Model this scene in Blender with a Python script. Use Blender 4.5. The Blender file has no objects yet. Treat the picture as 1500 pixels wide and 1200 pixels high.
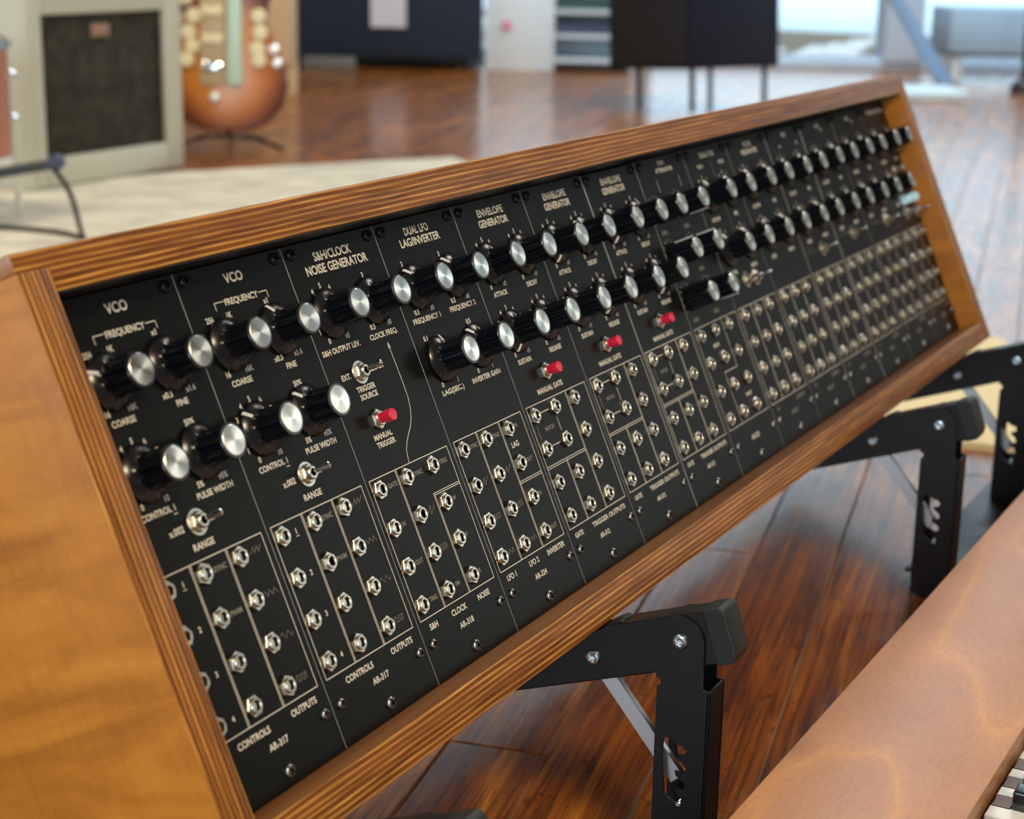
import bpy, bmesh, math, random
from mathutils import Vector, Matrix
random.seed(7)
sc = bpy.context.scene
col = sc.collection
R = math.radians
mm = 0.001

# ------------------------------------------------------------------ camera
FPX = 2570.67
cam = bpy.data.cameras.new('camera')
cam.lens = FPX / 1500 * 36.0
cam.sensor_width = 36.0
cam.sensor_fit = 'HORIZONTAL'
cam.clip_start = 0.02
cam.clip_end = 100
cam.dof.use_dof = True
cam.dof.focus_distance = 0.87
cam.dof.aperture_fstop = 10.8
co = bpy.data.objects.new('camera', cam)
col.objects.link(co)
rt = Vector((0.48192733, -0.87601723, 0.01843535))
dn = Vector((-0.2222721, -0.14257706, -0.96450344))
fw = Vector((0.84755009, 0.46072291, -0.26342598))
co.matrix_world = Matrix(((rt.x, -dn.x, -fw.x, -0.49330063),
                          (rt.y, -dn.y, -fw.y, -0.46812570),
                          (rt.z, -dn.z, -fw.z, 0.48143963),
                          (0, 0, 0, 1)))
sc.camera = co

# ------------------------------------------------------------------ world, lamps, exposure
world = bpy.data.worlds.new('daylight')
sc.world = world
world.use_nodes = True
wn = world.node_tree.nodes
bg = wn['Background']
bg.inputs[0].default_value = (0.62, 0.85, 1.0, 1)
bg.inputs[1].default_value = 2.1
sc.view_settings.view_transform = 'Standard'
sc.view_settings.look = 'None'
sc.view_settings.exposure = 0.0
sc.view_settings.gamma = 1.0
sc.view_settings.use_curve_mapping = False


def lamp(name, loc, target, size, power, color, sy=None):
    l = bpy.data.lights.new(name, 'AREA')
    l.energy = power
    l.color = color
    l.shape = 'RECTANGLE'
    l.size = size
    l.size_y = sy or size
    o = bpy.data.objects.new(name, l)
    col.objects.link(o)
    o.location = loc
    o.rotation_euler = (Vector(target) - Vector(loc)).to_track_quat('-Z', 'Y').to_euler()
    return o


lamp('unseen_ceiling_lamp', (-1.5, -2.2, 2.9), (0.3, 0, 0.3), 0.9, 90, (1.0, 0.80, 0.56))
lamp('unseen_ceiling_lamp', (0.4, 1.8, 3.0), (0.6, 0.6, 0.0), 0.7, 60, (1.0, 0.84, 0.62))
lamp('unseen_ceiling_lamp', (3.2, -0.6, 3.0), (3.0, 0.6, 0.0), 1.0, 40, (1.0, 0.93, 0.84))
lamp('window_daylight', (-4.4, 1.6, 1.3), (0.3, 0.8, 0.3), 3.6, 110, (0.72, 0.88, 1.0), 2.0)
lamp('window_daylight', (-4.4, -2.7, 1.25), (0.2, 0.0, 0.3), 2.1, 60, (0.74, 0.89, 1.0), 1.8)
lamp('unseen_cap_light', (6.2, -4.7, 1.5), (1.5, -0.4, 0.3), 1.4, 22, (0.95, 1.0, 0.93), 1.1)  # added unseen light that brightens the knob caps and panel sheen
lamp('unseen_ceiling_lamp', (4.6, 1.0, 3.0), (5.2, 2.0, 0.0), 1.0, 95, (0.78, 0.92, 1.0))  # cool lamp out of view, added to lift the white shelf

# ------------------------------------------------------------------ helpers


def tag(o, label=None, cat=None, group=None, kind=None):
    if label: o['label'] = label
    if cat: o['category'] = cat
    if group: o['group'] = group
    if kind: o['kind'] = kind
    return o


def empty(name, loc=(0, 0, 0), rot=(0, 0, 0)):
    o = bpy.data.objects.new(name, None)
    o.empty_display_size = 0.01
    col.objects.link(o)
    o.location = loc
    o.rotation_euler = rot
    return o


def mesh_from_bm(name, bm, mats, smooth=True, ang=35):
    me = bpy.data.meshes.new(name)
    bm.to_mesh(me)
    bm.free()
    for m in (mats if isinstance(mats, (list, tuple)) else [mats]):
        me.materials.append(m)
    if smooth:
        for p in me.polygons: p.use_smooth = True
        try:
            me.set_sharp_from_angle(angle=R(ang))
        except Exception:
            pass
    return me


def obj(name, me, parent=None, loc=(0, 0, 0), rot=(0, 0, 0), scale=None):
    o = bpy.data.objects.new(name, me)
    col.objects.link(o)
    if parent: o.parent = parent
    o.location = loc
    o.rotation_euler = rot
    if scale: o.scale = scale
    return o


def bm_box(bm, x0, x1, y0, y1, z0, z1, mat=0, bevel=0.0, seg=1, M=None):
    g = bmesh.ops.create_cube(bm, size=1)
    vs = g['verts']
    for v in vs:
        v.co = Vector((x0 if v.co.x < 0 else x1, y0 if v.co.y < 0 else y1, z0 if v.co.z < 0 else z1))
    if M is not None:
        bmesh.ops.transform(bm, matrix=M, verts=vs)
    fs = set(f for v in vs for f in v.link_faces)
    for f in fs: f.material_index = mat
    if bevel > 0:
        es = list(set(e for v in vs for e in v.link_edges))
        bmesh.ops.bevel(bm, geom=es, offset=bevel, segments=seg, profile=0.5, affect='EDGES')
    return fs


def box(name, x0, x1, y0, y1, z0, z1, mat, parent=None, bevel=0.0, seg=2, **k):
    bm = bmesh.new()
    bm_box(bm, x0, x1, y0, y1, z0, z1, 0, bevel, seg)
    return obj(name, mesh_from_bm(name, bm, mat), parent, **k)


def bm_lathe(bm, prof, n=32, mat=0, M=None, rfun=None, close=True):
    """prof: list of (r, z[, mat])"""
    rings = []
    for p in prof:
        r, z = p[0], p[1]
        ring = []
        for i in range(n):
            a = 2 * math.pi * i / n
            rr = rfun(r, z, a) if rfun else r
            ring.append(bm.verts.new((rr * math.cos(a), rr * math.sin(a), z)))
        rings.append(ring)
    for k in range(len(rings) - 1):
        m = prof[k + 1][2] if len(prof[k + 1]) > 2 else mat
        for i in range(n):
            j = (i + 1) % n
            f = bm.faces.new((rings[k][i], rings[k][j], rings[k + 1][j], rings[k + 1][i]))
            f.material_index = m
    if close:
        f = bm.faces.new(rings[-1])
        f.material_index = prof[-1][2] if len(prof[-1]) > 2 else mat
        f = bm.faces.new(list(reversed(rings[0])))
        f.material_index = mat
    if M is not None:
        bmesh.ops.transform(bm, matrix=M, verts=[v for r_ in rings for v in r_])
    return rings


def bm_tube(bm, p0, p1, r0, r1=None, n=16, mat=0):
    p0 = Vector(p0); p1 = Vector(p1)
    d = p1 - p0
    M = Matrix.Translation(p0) @ d.to_track_quat('Z', 'Y').to_matrix().to_4x4()
    bm_lathe(bm, [(r0, 0), (r1 if r1 is not None else r0, d.length)], n, mat, M)


def poly_plate(name, outer, holes, thick, mat, bevel=0.0):
    """extruded 2D outline with holes; centred on z"""
    cu = bpy.data.curves.new(name, 'CURVE')
    cu.dimensions = '2D'
    cu.fill_mode = 'BOTH'
    for pts in [outer] + holes:
        s = cu.splines.new('POLY')
        s.points.add(len(pts) - 1)
        for i, p in enumerate(pts): s.points[i].co = (p[0], p[1], 0, 1)
        s.use_cyclic_u = True
    cu.extrude = max(thick / 2 - bevel, 1e-5)
    cu.bevel_depth = bevel
    cu.bevel_resolution = 1
    cu.offset = -bevel
    o = bpy.data.objects.new(name, cu)
    me = bpy.data.meshes.new_from_object(o)
    bpy.data.objects.remove(o)
    me.materials.clear()
    me.materials.append(mat)
    me.name = name
    return me


_tc = {}


def text_geo(s):
    if s in _tc: return _tc[s]
    cu = bpy.data.curves.new('t', 'FONT')
    cu.body = s
    cu.size = 1.0
    cu.resolution_u = 3
    cu.offset = 0.026
    cu.align_x = 'CENTER'
    o = bpy.data.objects.new('t', cu)
    me = bpy.data.meshes.new_from_object(o)
    vs = [v.co.copy() for v in me.vertices]
    fs = [list(p.vertices) for p in me.polygons]
    bpy.data.objects.remove(o)
    bpy.data.meshes.remove(me)
    if vs:
        x0 = min(v.x for v in vs); x1 = max(v.x for v in vs)
        for v in vs: v.x -= (x0 + x1) / 2
    _tc[s] = (vs, fs, (x1 - x0) if vs else 0)
    return _tc[s]


CAP = None


def put_text(bm, s, u, v, h=2.6, W=None, cond=1.0, rot=0, mat=0, z=0.06):
    """text centred at panel mm coordinates (u right, v down)"""
    global CAP
    if CAP is None:
        hv = text_geo('H')[0]
        CAP = max(q.y for q in hv) - min(q.y for q in hv)
    vs, fs, w0 = text_geo(s)
    k = h * 1.06 / CAP
    kx = (W / w0) if W else k * cond
    nv = []
    ca, sa = math.cos(rot), math.sin(rot)
    for q in vs:
        x = q.x * kx
        y = (q.y - CAP / 2) * k
        nv.append(bm.verts.new(((u + x * ca - y * sa) * mm, (-v + x * sa + y * ca) * mm, z * mm)))
    for f in fs:
        try:
            ff = bm.faces.new([nv[i] for i in f])
            ff.material_index = mat
        except ValueError:
            pass


def put_line(bm, pts, wd=0.35, mat=0, z=0.05):
    """polyline of thin quads in panel mm coordinates"""
    for a, b in zip(pts[:-1], pts[1:]):
        A = Vector((a[0], -a[1])); B = Vector((b[0], -b[1]))
        d = (B - A)
        if d.length < 1e-6: continue
        d.normalize()
        n = Vector((-d.y, d.x)) * wd / 2
        e = d * wd / 2
        q = [A - e - n, B + e - n, B + e + n, A - e + n]
        f = bm.faces.new([bm.verts.new((p.x * mm, p.y * mm, z * mm)) for p in q])
        f.material_index = mat


# ------------------------------------------------------------------ materials
def srgb(r, g, b):
    def c(x):
        x /= 255.0
        return x / 12.92 if x <= 0.04045 else ((x + 0.055) / 1.055) ** 2.4
    return (c(r), c(g), c(b), 1)


def mat(name, color, rough=0.5, metal=0.0, spec=0.5, coat=0.0, coat_rough=0.1, emit=None, estr=0.0):
    m = bpy.data.materials.new(name)
    m.use_nodes = True
    b = m.node_tree.nodes['Principled BSDF']
    b.inputs['Base Color'].default_value = color
    b.inputs['Roughness'].default_value = rough
    b.inputs['Metallic'].default_value = metal
    b.inputs['Specular IOR Level'].default_value = spec
    b.inputs['Coat Weight'].default_value = coat
    b.inputs['Coat Roughness'].default_value = coat_rough
    if emit:
        b.inputs['Emission Color'].default_value = emit
        b.inputs['Emission Strength'].default_value = estr
    return m


class NT:
    def __init__(s, m):
        s.t = m.node_tree
        s.b = s.t.nodes['Principled BSDF']

    def n(s, typ, **kw):
        nd = s.t.nodes.new(typ)
        for k, v in kw.items():
            if k.startswith('i_'):
                key = k[2:]
                key = int(key) if key.isdigit() else key.replace('_', ' ')
                nd.inputs[key].default_value = v
            else:
                setattr(nd, k, v)
        return nd

    def l(s, a, b):
        s.t.links.new(a, b)

    def ramp(s, fac, stops):
        r = s.n('ShaderNodeValToRGB')
        cr = r.color_ramp
        while len(cr.elements) > 1: cr.elements.remove(cr.elements[-1])
        cr.elements[0].position = stops[0][0]
        cr.elements[0].color = stops[0][1]
        for p, c in stops[1:]:
            e = cr.elements.new(p)
            e.color = c
        s.l(fac, r.inputs[0])
        return r.outputs[0]

    def coords(s, scale=(1, 1, 1), rot=(0, 0, 0), kind='Object', loc=(0, 0, 0)):
        tc = s.n('ShaderNodeTexCoord')
        mp = s.n('ShaderNodeMapping')
        mp.inputs['Scale'].default_value = scale
        mp.inputs['Rotation'].default_value = rot
        mp.inputs['Location'].default_value = loc
        s.l(tc.outputs[kind], mp.inputs[0])
        return mp.outputs[0]

    def noise(s, vec, scale=5, detail=4, rough=0.5, dist=0.0):
        n = s.n('ShaderNodeTexNoise')
        n.inputs['Scale'].default_value = scale
        n.inputs['Detail'].default_value = detail
        n.inputs['Roughness'].default_value = rough
        n.inputs['Distortion'].default_value = dist
        s.l(vec, n.inputs['Vector'])
        return n.outputs[0]

    def math(s, op, a, b=None, c=None):
        n = s.n('ShaderNodeMath', operation=op)
        for i, x in enumerate((a, b, c)):
            if x is None: continue
            if isinstance(x, (int, float)): n.inputs[i].default_value = x
            else: s.l(x, n.inputs[i])
        return n.outputs[0]

    def mix(s, fac, a, b, mode='MIX'):
        n = s.n('ShaderNodeMix', data_type='RGBA', blend_type=mode)
        if isinstance(fac, (int, float)): n.inputs[0].default_value = fac
        else: s.l(fac, n.inputs[0])
        for i, x in ((6, a), (7, b)):
            if isinstance(x, tuple): n.inputs[i].default_value = x
            else: s.l(x, n.inputs[i])
        return n.outputs[2]

    def bump(s, h, strength=0.3, dist=0.001):
        n = s.n('ShaderNodeBump')
        n.inputs['Strength'].default_value = strength
        n.inputs['Distance'].default_value = dist
        s.l(h, n.inputs['Height'])
        s.l(n.outputs[0], s.b.inputs['Normal'])


def ply_edge(name, axis):
    """stained plywood edge: layers stacked along local axis, fibres along the other"""
    m = mat(name, (0.3, 0.15, 0.04, 1), 0.45, coat=0.15, coat_rough=0.3)
    t = NT(m)
    sv = (14, 600, 600) if axis == 'y' else (600, 14, 600)
    v = t.coords()
    sep = t.n('ShaderNodeSeparateXYZ')
    t.l(v, sep.inputs[0])
    c = sep.outputs[1 if axis == 'y' else 0]
    long = t.coords(scale=(9, 60, 60) if axis == 'y' else (60, 9, 60))
    wob = t.noise(long, 1.0, 2)
    cc = t.math('ADD', t.math('MULTIPLY', c, 1 / 0.0027), t.math('MULTIPLY', wob, 1.1))
    fr = t.math('PINGPONG', cc, 0.5)
    base = t.ramp(fr, [(0.05, srgb(152, 90, 30)), (0.24, srgb(178, 112, 42)), (0.38, srgb(208, 144, 60)), (0.47, srgb(252, 202, 106))])
    fib = t.noise(t.coords(scale=sv), 1.0, 3, 0.7)
    fibc = t.ramp(fib, [(0.34, srgb(120, 85, 60)), (0.5, srgb(225, 212, 195)), (0.68, (1.15, 1.15, 1.1, 1))])
    pat = t.noise(t.coords(scale=(25, 500, 300) if axis == 'y' else (500, 25, 300)), 1.0, 2)
    patc = t.ramp(pat, [(0.35, srgb(190, 165, 150)), (0.65, (1, 1, 1, 1))])
    o = t.mix(0.75, base, fibc, 'MULTIPLY')
    o = t.mix(0.7, o, patc, 'MULTIPLY')
    t.l(o, t.b.inputs['Base Color'])
    t.bump(t.math('ADD', fr, t.math('MULTIPLY', fib, 0.6)), 0.5, 0.0006)
    return m


def veneer(name, dark, mid, light, grain=(18, 260, 260), rings=(2, 9, 9), figure=0.35, rough=0.42, coat=0.25, bumps=0.15, spec=0.4):
    m = mat(name, mid, rough, coat=coat, coat_rough=0.25, spec=spec)
    t = NT(m)
    g = t.noise(t.coords(scale=grain), 1.0, 4, 0.65)
    r_ = t.noise(t.coords(scale=rings), 1.0, 3, 0.5, 1.2)
    base = t.ramp(r_, [(0.25, dark), (0.5, mid), (0.75, light)])
    gc = t.ramp(g, [(0.25, (0.62, 0.55, 0.48, 1)), (0.6, (1, 1, 1, 1))])
    o = t.mix(figure, base, gc, 'MULTIPLY')
    t.l(o, t.b.inputs['Base Color'])
    t.bump(g, bumps, 0.0004)
    return m


M_PLYH = ply_edge('ply_edge_along', 'y')
M_PLYV = ply_edge('ply_edge_upright', 'x')
M_VENSIDE = veneer('honey_veneer_side', srgb(150, 88, 20), srgb(178, 112, 32), srgb(196, 130, 44),
                   grain=(40, 40, 420), rings=(5, 34, 9), figure=0.4, coat=0.1, rough=0.5, spec=0.3)
M_VENIN = veneer('brown_veneer', srgb(120, 76, 40), srgb(144, 96, 54), srgb(162, 112, 66), grain=(12, 300, 300), rings=(3, 30, 30))
M_PANEL = mat('black_panel', (0.0068, 0.0072, 0.0067, 1), 0.36, spec=0.17)
_t = NT(M_PANEL)
_n = _t.noise(_t.coords(scale=(500, 500, 500)), 4.0, 3)
_t.bump(_n, 0.06, 0.0002)
M_ALU = mat('bare_aluminium', (0.26, 0.27, 0.27, 1), 0.5, 1.0)
M_PRINT = mat('cream_print', srgb(246, 240, 222), 0.6)
M_PRINTDIM = mat('grey_print', srgb(150, 146, 132), 0.6)
M_KNOB = mat('black_knob', (0.005, 0.0065, 0.010, 1), 0.24, spec=0.7)
M_POINT = mat('white_pointer', srgb(240, 240, 236), 0.4)
M_NICKEL = mat('nickel', (0.62, 0.60, 0.53, 1), 0.30, 1.0)
M_CHROME = mat('chrome', (0.80, 0.82, 0.84, 1), 0.10, 1.0)
M_DARKHOLE = mat('dark_hole', (0.002, 0.002, 0.002, 1), 0.8, spec=0.0)  # flat black stands in for the shade inside holes and recesses
M_SCREW = mat('zinc_screw', (0.36, 0.37, 0.37, 1), 0.30, 1.0)
M_SCREWB = mat('black_screw', (0.03, 0.03, 0.03, 1), 0.3, 0.6)
M_RED = mat('red_plastic', srgb(240, 40, 74), 0.32)
M_CYAN = mat('cyan_lamp', srgb(190, 220, 226), 0.3, emit=srgb(170, 215, 228), estr=0.35)
M_STAND = mat('black_powder_coat', (0.006, 0.006, 0.0065, 1), 0.38, spec=0.35)
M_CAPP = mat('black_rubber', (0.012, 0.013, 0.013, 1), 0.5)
M_ZINC = mat('zinc_bolt', (0.62, 0.74, 0.80, 1), 0.25, 1.0)
M_BRACE = mat('galvanised', (0.55, 0.56, 0.58, 1), 0.35, 0.9)

# spun aluminium cap: anisotropic about its axis
M_SPUN = mat('spun_aluminium', (0.92, 0.89, 0.81, 1), 0.24, 1.0)
_t = NT(M_SPUN)
_tan = _t.n('ShaderNodeTangent', direction_type='RADIAL', axis='Z')
_t.l(_tan.outputs[0], _t.b.inputs['Tangent'])
_t.b.inputs['Anisotropic'].default_value = 0.85

# floorboards
M_FLOOR = mat('varnished_floorboard', (0.1, 0.04, 0.01, 1), 0.55, coat=0.85, coat_rough=0.10, spec=0.2)
_t = NT(M_FLOOR)
_oi = _t.n('ShaderNodeObjectInfo')
_off = _t.n('ShaderNodeVectorMath', operation='SCALE')
_cmb = _t.n('ShaderNodeCombineXYZ')
for _i in range(3): _t.l(_oi.outputs['Random'], _cmb.inputs[_i])
_t.l(_cmb.outputs[0], _off.inputs[0])
_off.inputs[3].default_value = 37.0
_tc0 = _t.n('ShaderNodeTexCoord')
_add = _t.n('ShaderNodeVectorMath', operation='ADD')
_t.l(_tc0.outputs['Object'], _add.inputs[0])
_t.l(_off.outputs[0], _add.inputs[1])


def _map(scale):
    mp = _t.n('ShaderNodeMapping')
    mp.inputs['Scale'].default_value = scale
    _t.l(_add.outputs[0], mp.inputs[0])
    return mp.outputs[0]


_g1 = _t.noise(_map((9, 330, 50)), 1.0, 6, 0.7, 0.3)
_g2 = _t.noise(_map((2.2, 20, 10)), 1.0, 4, 0.6, 1.6)
_g3 = _t.noise(_map((26, 40, 40)), 1.0, 4, 0.7)
_base = _t.ramp(_g2, [(0.25, srgb(76, 38, 6)), (0.40, srgb(136, 74, 10)), (0.55, srgb(178, 104, 16)), (0.72, srgb(224, 148, 40))])
_gr = _t.ramp(_g1, [(0.36, (0.16, 0.10, 0.06, 1)), (0.5, (0.75, 0.7, 0.62, 1)), (0.64, (1.3, 1.2, 1.0, 1))])
_o = _t.mix(0.85, _base, _gr, 'MULTIPLY')
_g4 = _t.noise(_map((60, 150, 80)), 1.0, 4, 0.7)
_dark = _t.ramp(_t.math('MINIMUM', _g3, _g4), [(0.30, (0.10, 0.08, 0.06, 1)), (0.38, (1, 1, 1, 1))])
_o = _t.mix(0.7, _o, _dark, 'MULTIPLY')
_t.l(_o, _t.b.inputs['Base Color'])
_t.bump(_t.math('ADD', _g1, _t.math('MULTIPLY', _g3, 1.5)), 0.25, 0.0015)
_rr = _t.math('MULTIPLY_ADD', _g3, 0.24, 0.08)
_t.l(_rr, _t.b.inputs['Coat Roughness'])
M_GAP = mat('dusty_joint', srgb(150, 128, 104), 0.9)

# keyboard top wood
M_KBWOOD = mat('tan_stained_wood', srgb(190, 130, 85), 0.5, coat=0.5, coat_rough=0.4)
_t = NT(M_KBWOOD)
_c = _t.coords(scale=(2.6, 11, 10), loc=(0.1, 0.05, 0))
_w = _t.n('ShaderNodeTexNoise')
_w.inputs['Scale'].default_value = 1.0
_w.inputs['Detail'].default_value = 1
_w.inputs['Distortion'].default_value = 0.1
_t.l(_c, _w.inputs['Vector'])
_ring = _t.math('PINGPONG', _t.math('MULTIPLY', _w.outputs[0], 4.5), 0.5)
_fig = _t.ramp(_ring, [(0.0, srgb(212, 152, 92)), (0.05, srgb(202, 144, 94)), (0.14, srgb(192, 138, 96)), (0.5, srgb(186, 133, 93))])
_fl = _t.noise(_t.coords(scale=(120, 420, 100)), 1.0, 4, 0.7)
_flc = _t.ramp(_fl, [(0.3, (0.72, 0.68, 0.64, 1)), (0.55, (1, 1, 1, 1))])
_bl = _t.noise(_t.coords(scale=(14, 22, 10)), 1.0, 4, 0.6)
_blc = _t.ramp(_bl, [(0.3, (0.84, 0.80, 0.78, 1)), (0.65, (1.02, 1, 1, 1))])
_t.l(_t.mix(0.8, _t.mix(0.55, _fig, _flc, 'MULTIPLY'), _blc, 'MULTIPLY'), _t.b.inputs['Base Color'])
_t.bump(_fl, 0.2, 0.0003)
M_IVORY = mat('white_key', srgb(236, 240, 240), 0.25, coat=0.4)
M_EBONY = mat('black_key', (0.006, 0.006, 0.008, 1), 0.18, coat=0.3)
M_KEYBROWN = mat('brown_key_heel', srgb(96, 62, 34), 0.4, coat=0.3)

# ------------------------------------------------------------------ the setting
WB = Vector((0.87858195, 0.47759163, 0))      # away from the picture's standpoint, level
WR = Vector((0.47759163, -0.87858195, 0))     # along the back wall
STAND0 = Vector((-0.4933, -0.4681, 0))


def P(s, d, z=0.0):
    q = STAND0 + WR * s + WB * d
    return Vector((q.x, q.y, z))


WROT = math.atan2(WR.y, WR.x)


def back_root(name, s, d, z=0.0, extra=0.0):
    """an empty whose local x runs along the back wall (right), y away from the viewer"""
    return empty(name, P(s, d, z), (0, 0, WROT + extra))


# floor: subfloor slab with individual boards, running a little askew to the case
TH = R(12.3)
froot = box('floor', -4.5, 8.5, -5.0, 6.5, -0.06, -0.0014, M_GAP)
tag(froot, kind='structure')
BW = 0.0632
fl_rot = (0, 0, TH)      # board direction: +x, and +y (away) as x grows
bmesh_cache = {}


def board_mesh(L):
    k = round(L, 2)
    if k not in bmesh_cache:
        bm = bmesh.new()
        bm_box(bm, 0, k - 0.0012, 0.0005, BW - 0.0007, -0.012, 0, 0, 0.0009, 1)
        bmesh_cache[k] = mesh_from_bm('floorboard', bm, M_FLOOR)
    return bmesh_cache[k]


ca, sa = math.cos(TH), math.sin(TH)
# q (towards viewer) offset of a joint line: q = out*cos + u*sin ; in world: out=-y -> local y = -q
nboards = 0
q_joint = 0.106
rows = []
for k in range(-9, 90):
    y0 = -(q_joint + 0.0632) + k * BW
    rows.append(y0)
lens = [1.1, 1.6, 2.1, 2.6]
for k, y0 in enumerate(rows):
    near = y0 < 1.6
    x = -1.6 + random.uniform(-0.8, 0)
    xe = 8.2
    while x < xe:
        L = random.choice(lens) if near else random.choice([3.2, 4.2, 5.2])
        wx = x * ca - y0 * sa
        wy = x * sa + y0 * ca
        ex = (x + L) * ca - y0 * sa
        ey = (x + L) * sa + y0 * ca
        # keep boards whose span can be seen
        s_a = (Vector((ex, ey, 0)) - STAND0).dot(WR); d_a = (Vector((ex, ey, 0)) - STAND0).dot(WB)
        s_b = (Vector((wx, wy, 0)) - STAND0).dot(WR); d_b = (Vector((wx, wy, 0)) - STAND0).dot(WB)
        vis = d_a > 0.3 and d_b < 7.2 and not (s_a < -0.34 * max(d_a, 0.6) - 0.3 and s_b < -0.34 * max(d_b, 0.6) - 0.3) and not (s_a > 0.34 * max(d_a, .6) + 0.3 and s_b > 0.34 * max(d_b, .6) + 0.3)
        if vis and nboards < 298:
            o = obj('floorboard', board_mesh(L), froot, (wx, wy, 0), fl_rot)
            nboards += 1
        x += L
# boards outside the view, so the floor goes on
bm = bmesh.new()
for (x0, x1, y0, y1) in ((-4.5, -1.7, -5, 6.5), (-1.7, 8.5, -5, -1.2)):
    bm_box(bm, x0, x1, y0, y1, -0.0012, -0.0003)
o = obj('floorboard_field', mesh_from_bm('floorboard_field', bm, M_FLOOR), froot)
tag(o, kind='stuff')

M_WALL = mat('white_wall', srgb(214, 222, 228), 0.7)
M_WALLW = mat('warm_grey_wall', srgb(150, 142, 132), 0.8)
M_CEIL = mat('ceiling_paint', srgb(150, 140, 128), 0.8)
M_PALEBLUE = mat('pale_blue_paint', srgb(204, 224, 244), 0.5)
M_PAVE = mat('pale_pavement', srgb(225, 235, 240), 0.8)
M_NAVY = mat('navy_tolex', srgb(28, 42, 64), 0.6)
M_PAPER = mat('white_paper', srgb(225, 225, 240), 0.6)
M_GLASS = mat('window_glass', (1, 1, 1, 1), 0.0)
M_GLASS.node_tree.nodes['Principled BSDF'].inputs['Transmission Weight'].default_value = 1.0
M_GLASS.node_tree.nodes['Principled BSDF'].inputs['IOR'].default_value = 1.02

DW = 6.75
wr = back_root('wall_back', 0, DW)
tag(wr, kind='structure')
box('header', -5, 4.2, 0.0, 0.15, 1.5, 3.1, M_WALL, wr)
box('solid_wall', 4.2, 9.5, 0.0, 0.15, 0.0, 3.1, M_WALLW, wr)
box('kick_board', -0.2, 4.2, 0.0, 0.12, 0.0, 0.03, M_PALEBLUE, wr, 0.004)
box('solid_wall', -5, -0.2, 0.0, 0.15, 0.0, 1.5, M_WALL, wr)
for s0, s1 in ((-0.2, -0.16), (0.40, 0.50), (1.37, 1.52), (2.6, 2.75), (3.9, 4.2)):
    box('post', s0, s1, -0.02, 0.15, 0.03, 1.5, M_PALEBLUE, wr, 0.004)
for i, (s0, s1) in enumerate(((-0.16, 0.40), (0.50, 1.37), (1.52, 2.6), (2.75, 3.9))):
    w_ = back_root('window_%d' % (i + 1), 0, DW + 0.05)
    tag(w_, kind='structure')
    box('bottom_rail', s0, s1, -0.03, 0.02, 0.03, 0.045, M_PALEBLUE, w_, 0.003)
    box('glass', s0, s1, -0.004, 0.0, 0.045, 1.5, M_GLASS, w_)
o = box('outside_ground', -6, 6, 7.0, 16, -0.1, -0.02, M_PAVE)
o.location = STAND0
o.rotation_euler = (0, 0, WROT)
o.name = 'pavement'
tag(o, kind='structure')
o = box('ceiling', -4.5, 8.5, -5.0, 6.5, 3.1, 3.2, M_CEIL)
tag(o, kind='structure')

o = box('wall_right', -4.5, 8.5, -5.1, -5.0, 0, 3.1, M_WALLW); tag(o, kind='structure')
o = box('wall_left', -4.5, 8.5, 6.5, 6.6, 0, 3.1, M_WALLW); tag(o, kind='structure')
wf = empty('wall_front', (-4.5, 0, 0)); tag(wf, kind='structure')
box('sill', -0.1, 0, -5.0, 6.5, 0, 0.3, M_WALLW, wf)
box('header', -0.1, 0, -5.0, 6.5, 2.3, 3.1, M_WALLW, wf)
for y0, y1 in ((-5.0, -3.8), (-1.6, -0.3), (1.5, 1.6), (3.4, 6.5)):
    box('post', -0.1, 0, y0, y1, 0.3, 2.3, M_WALLW, wf)

# rugs
M_RUG = mat('cream_rug', srgb(212, 206, 176), 0.95)
_t = NT(M_RUG)
_n1 = _t.noise(_t.coords(), 9, 4, 0.6)
_n2 = _t.noise(_t.coords(), 260, 3, 0.7)
_cl = _t.ramp(_n1, [(0.35, srgb(206, 202, 186)), (0.6, srgb(240, 234, 212))])
_t.l(_cl, _t.b.inputs['Base Color'])
_t.bump(_n2, 0.9, 0.004)
M_RUG2 = mat('yellow_cream_rug', srgb(240, 230, 190), 0.95)


def rug(name, pts, label, m):
    bm = bmesh.new()
    c = Vector((sum(p[0] for p in pts) / len(pts), sum(p[1] for p in pts) / len(pts), 0))
    lo = [bm.verts.new((p[0] - c.x, p[1] - c.y, 0)) for p in pts]
    hi = [bm.verts.new((p[0] - c.x, p[1] - c.y, 0.007)) for p in pts]
    n = len(pts)
    bm.faces.new(hi)
    bm.faces.new(list(reversed(lo)))
    for i in range(n):
        bm.faces.new((lo[i], lo[(i + 1) % n], hi[(i + 1) % n], hi[i]))
    bmesh.ops.recalc_face_normals(bm, faces=bm.faces)
    bmesh.ops.subdivide_edges(bm, edges=[e for e in bm.edges if e.calc_length() > 0.1], cuts=3, use_grid_fill=True)
    o = obj(name, mesh_from_bm(name, bm, m, smooth=False), None, (c.x, c.y, 0))
    return tag(o, label, 'rug')


rug('area_rug', [(0.9, 0.75), (2.35, 0.95), (2.78, 1.47), (2.22, 1.80), (1.25, 2.15), (0.55, 1.4)],
    'large cream woven rug lying under the green-grey amplifier', M_RUG)
rug('floor_mat', [(1.155, 0.02), (1.18, -0.16), (1.50, -0.10), (1.66, 0.02), (1.45, 0.20), (1.28, 0.16)],
    'small pale yellow mat on the floor behind the far metal stand', M_RUG2)

# ------------------------------------------------------------------ synthesizer case
ZP = 0.325                       # height of the panel origin
PT = 24.0                        # backward tilt of the panels
PROT = (R(90 - PT), 0, 0)        # local x = along, y = up the panel, z = outward
MW = 76.4255 * mm
HB = 0.200                       # panel bottom, measured down from the origin
NF = 0.0192                      # how far the frame stands proud
UL, UR = -0.00917, 1.0621
VI = -0.0167
TH_ = 0.01737
DEP = -0.170

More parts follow.
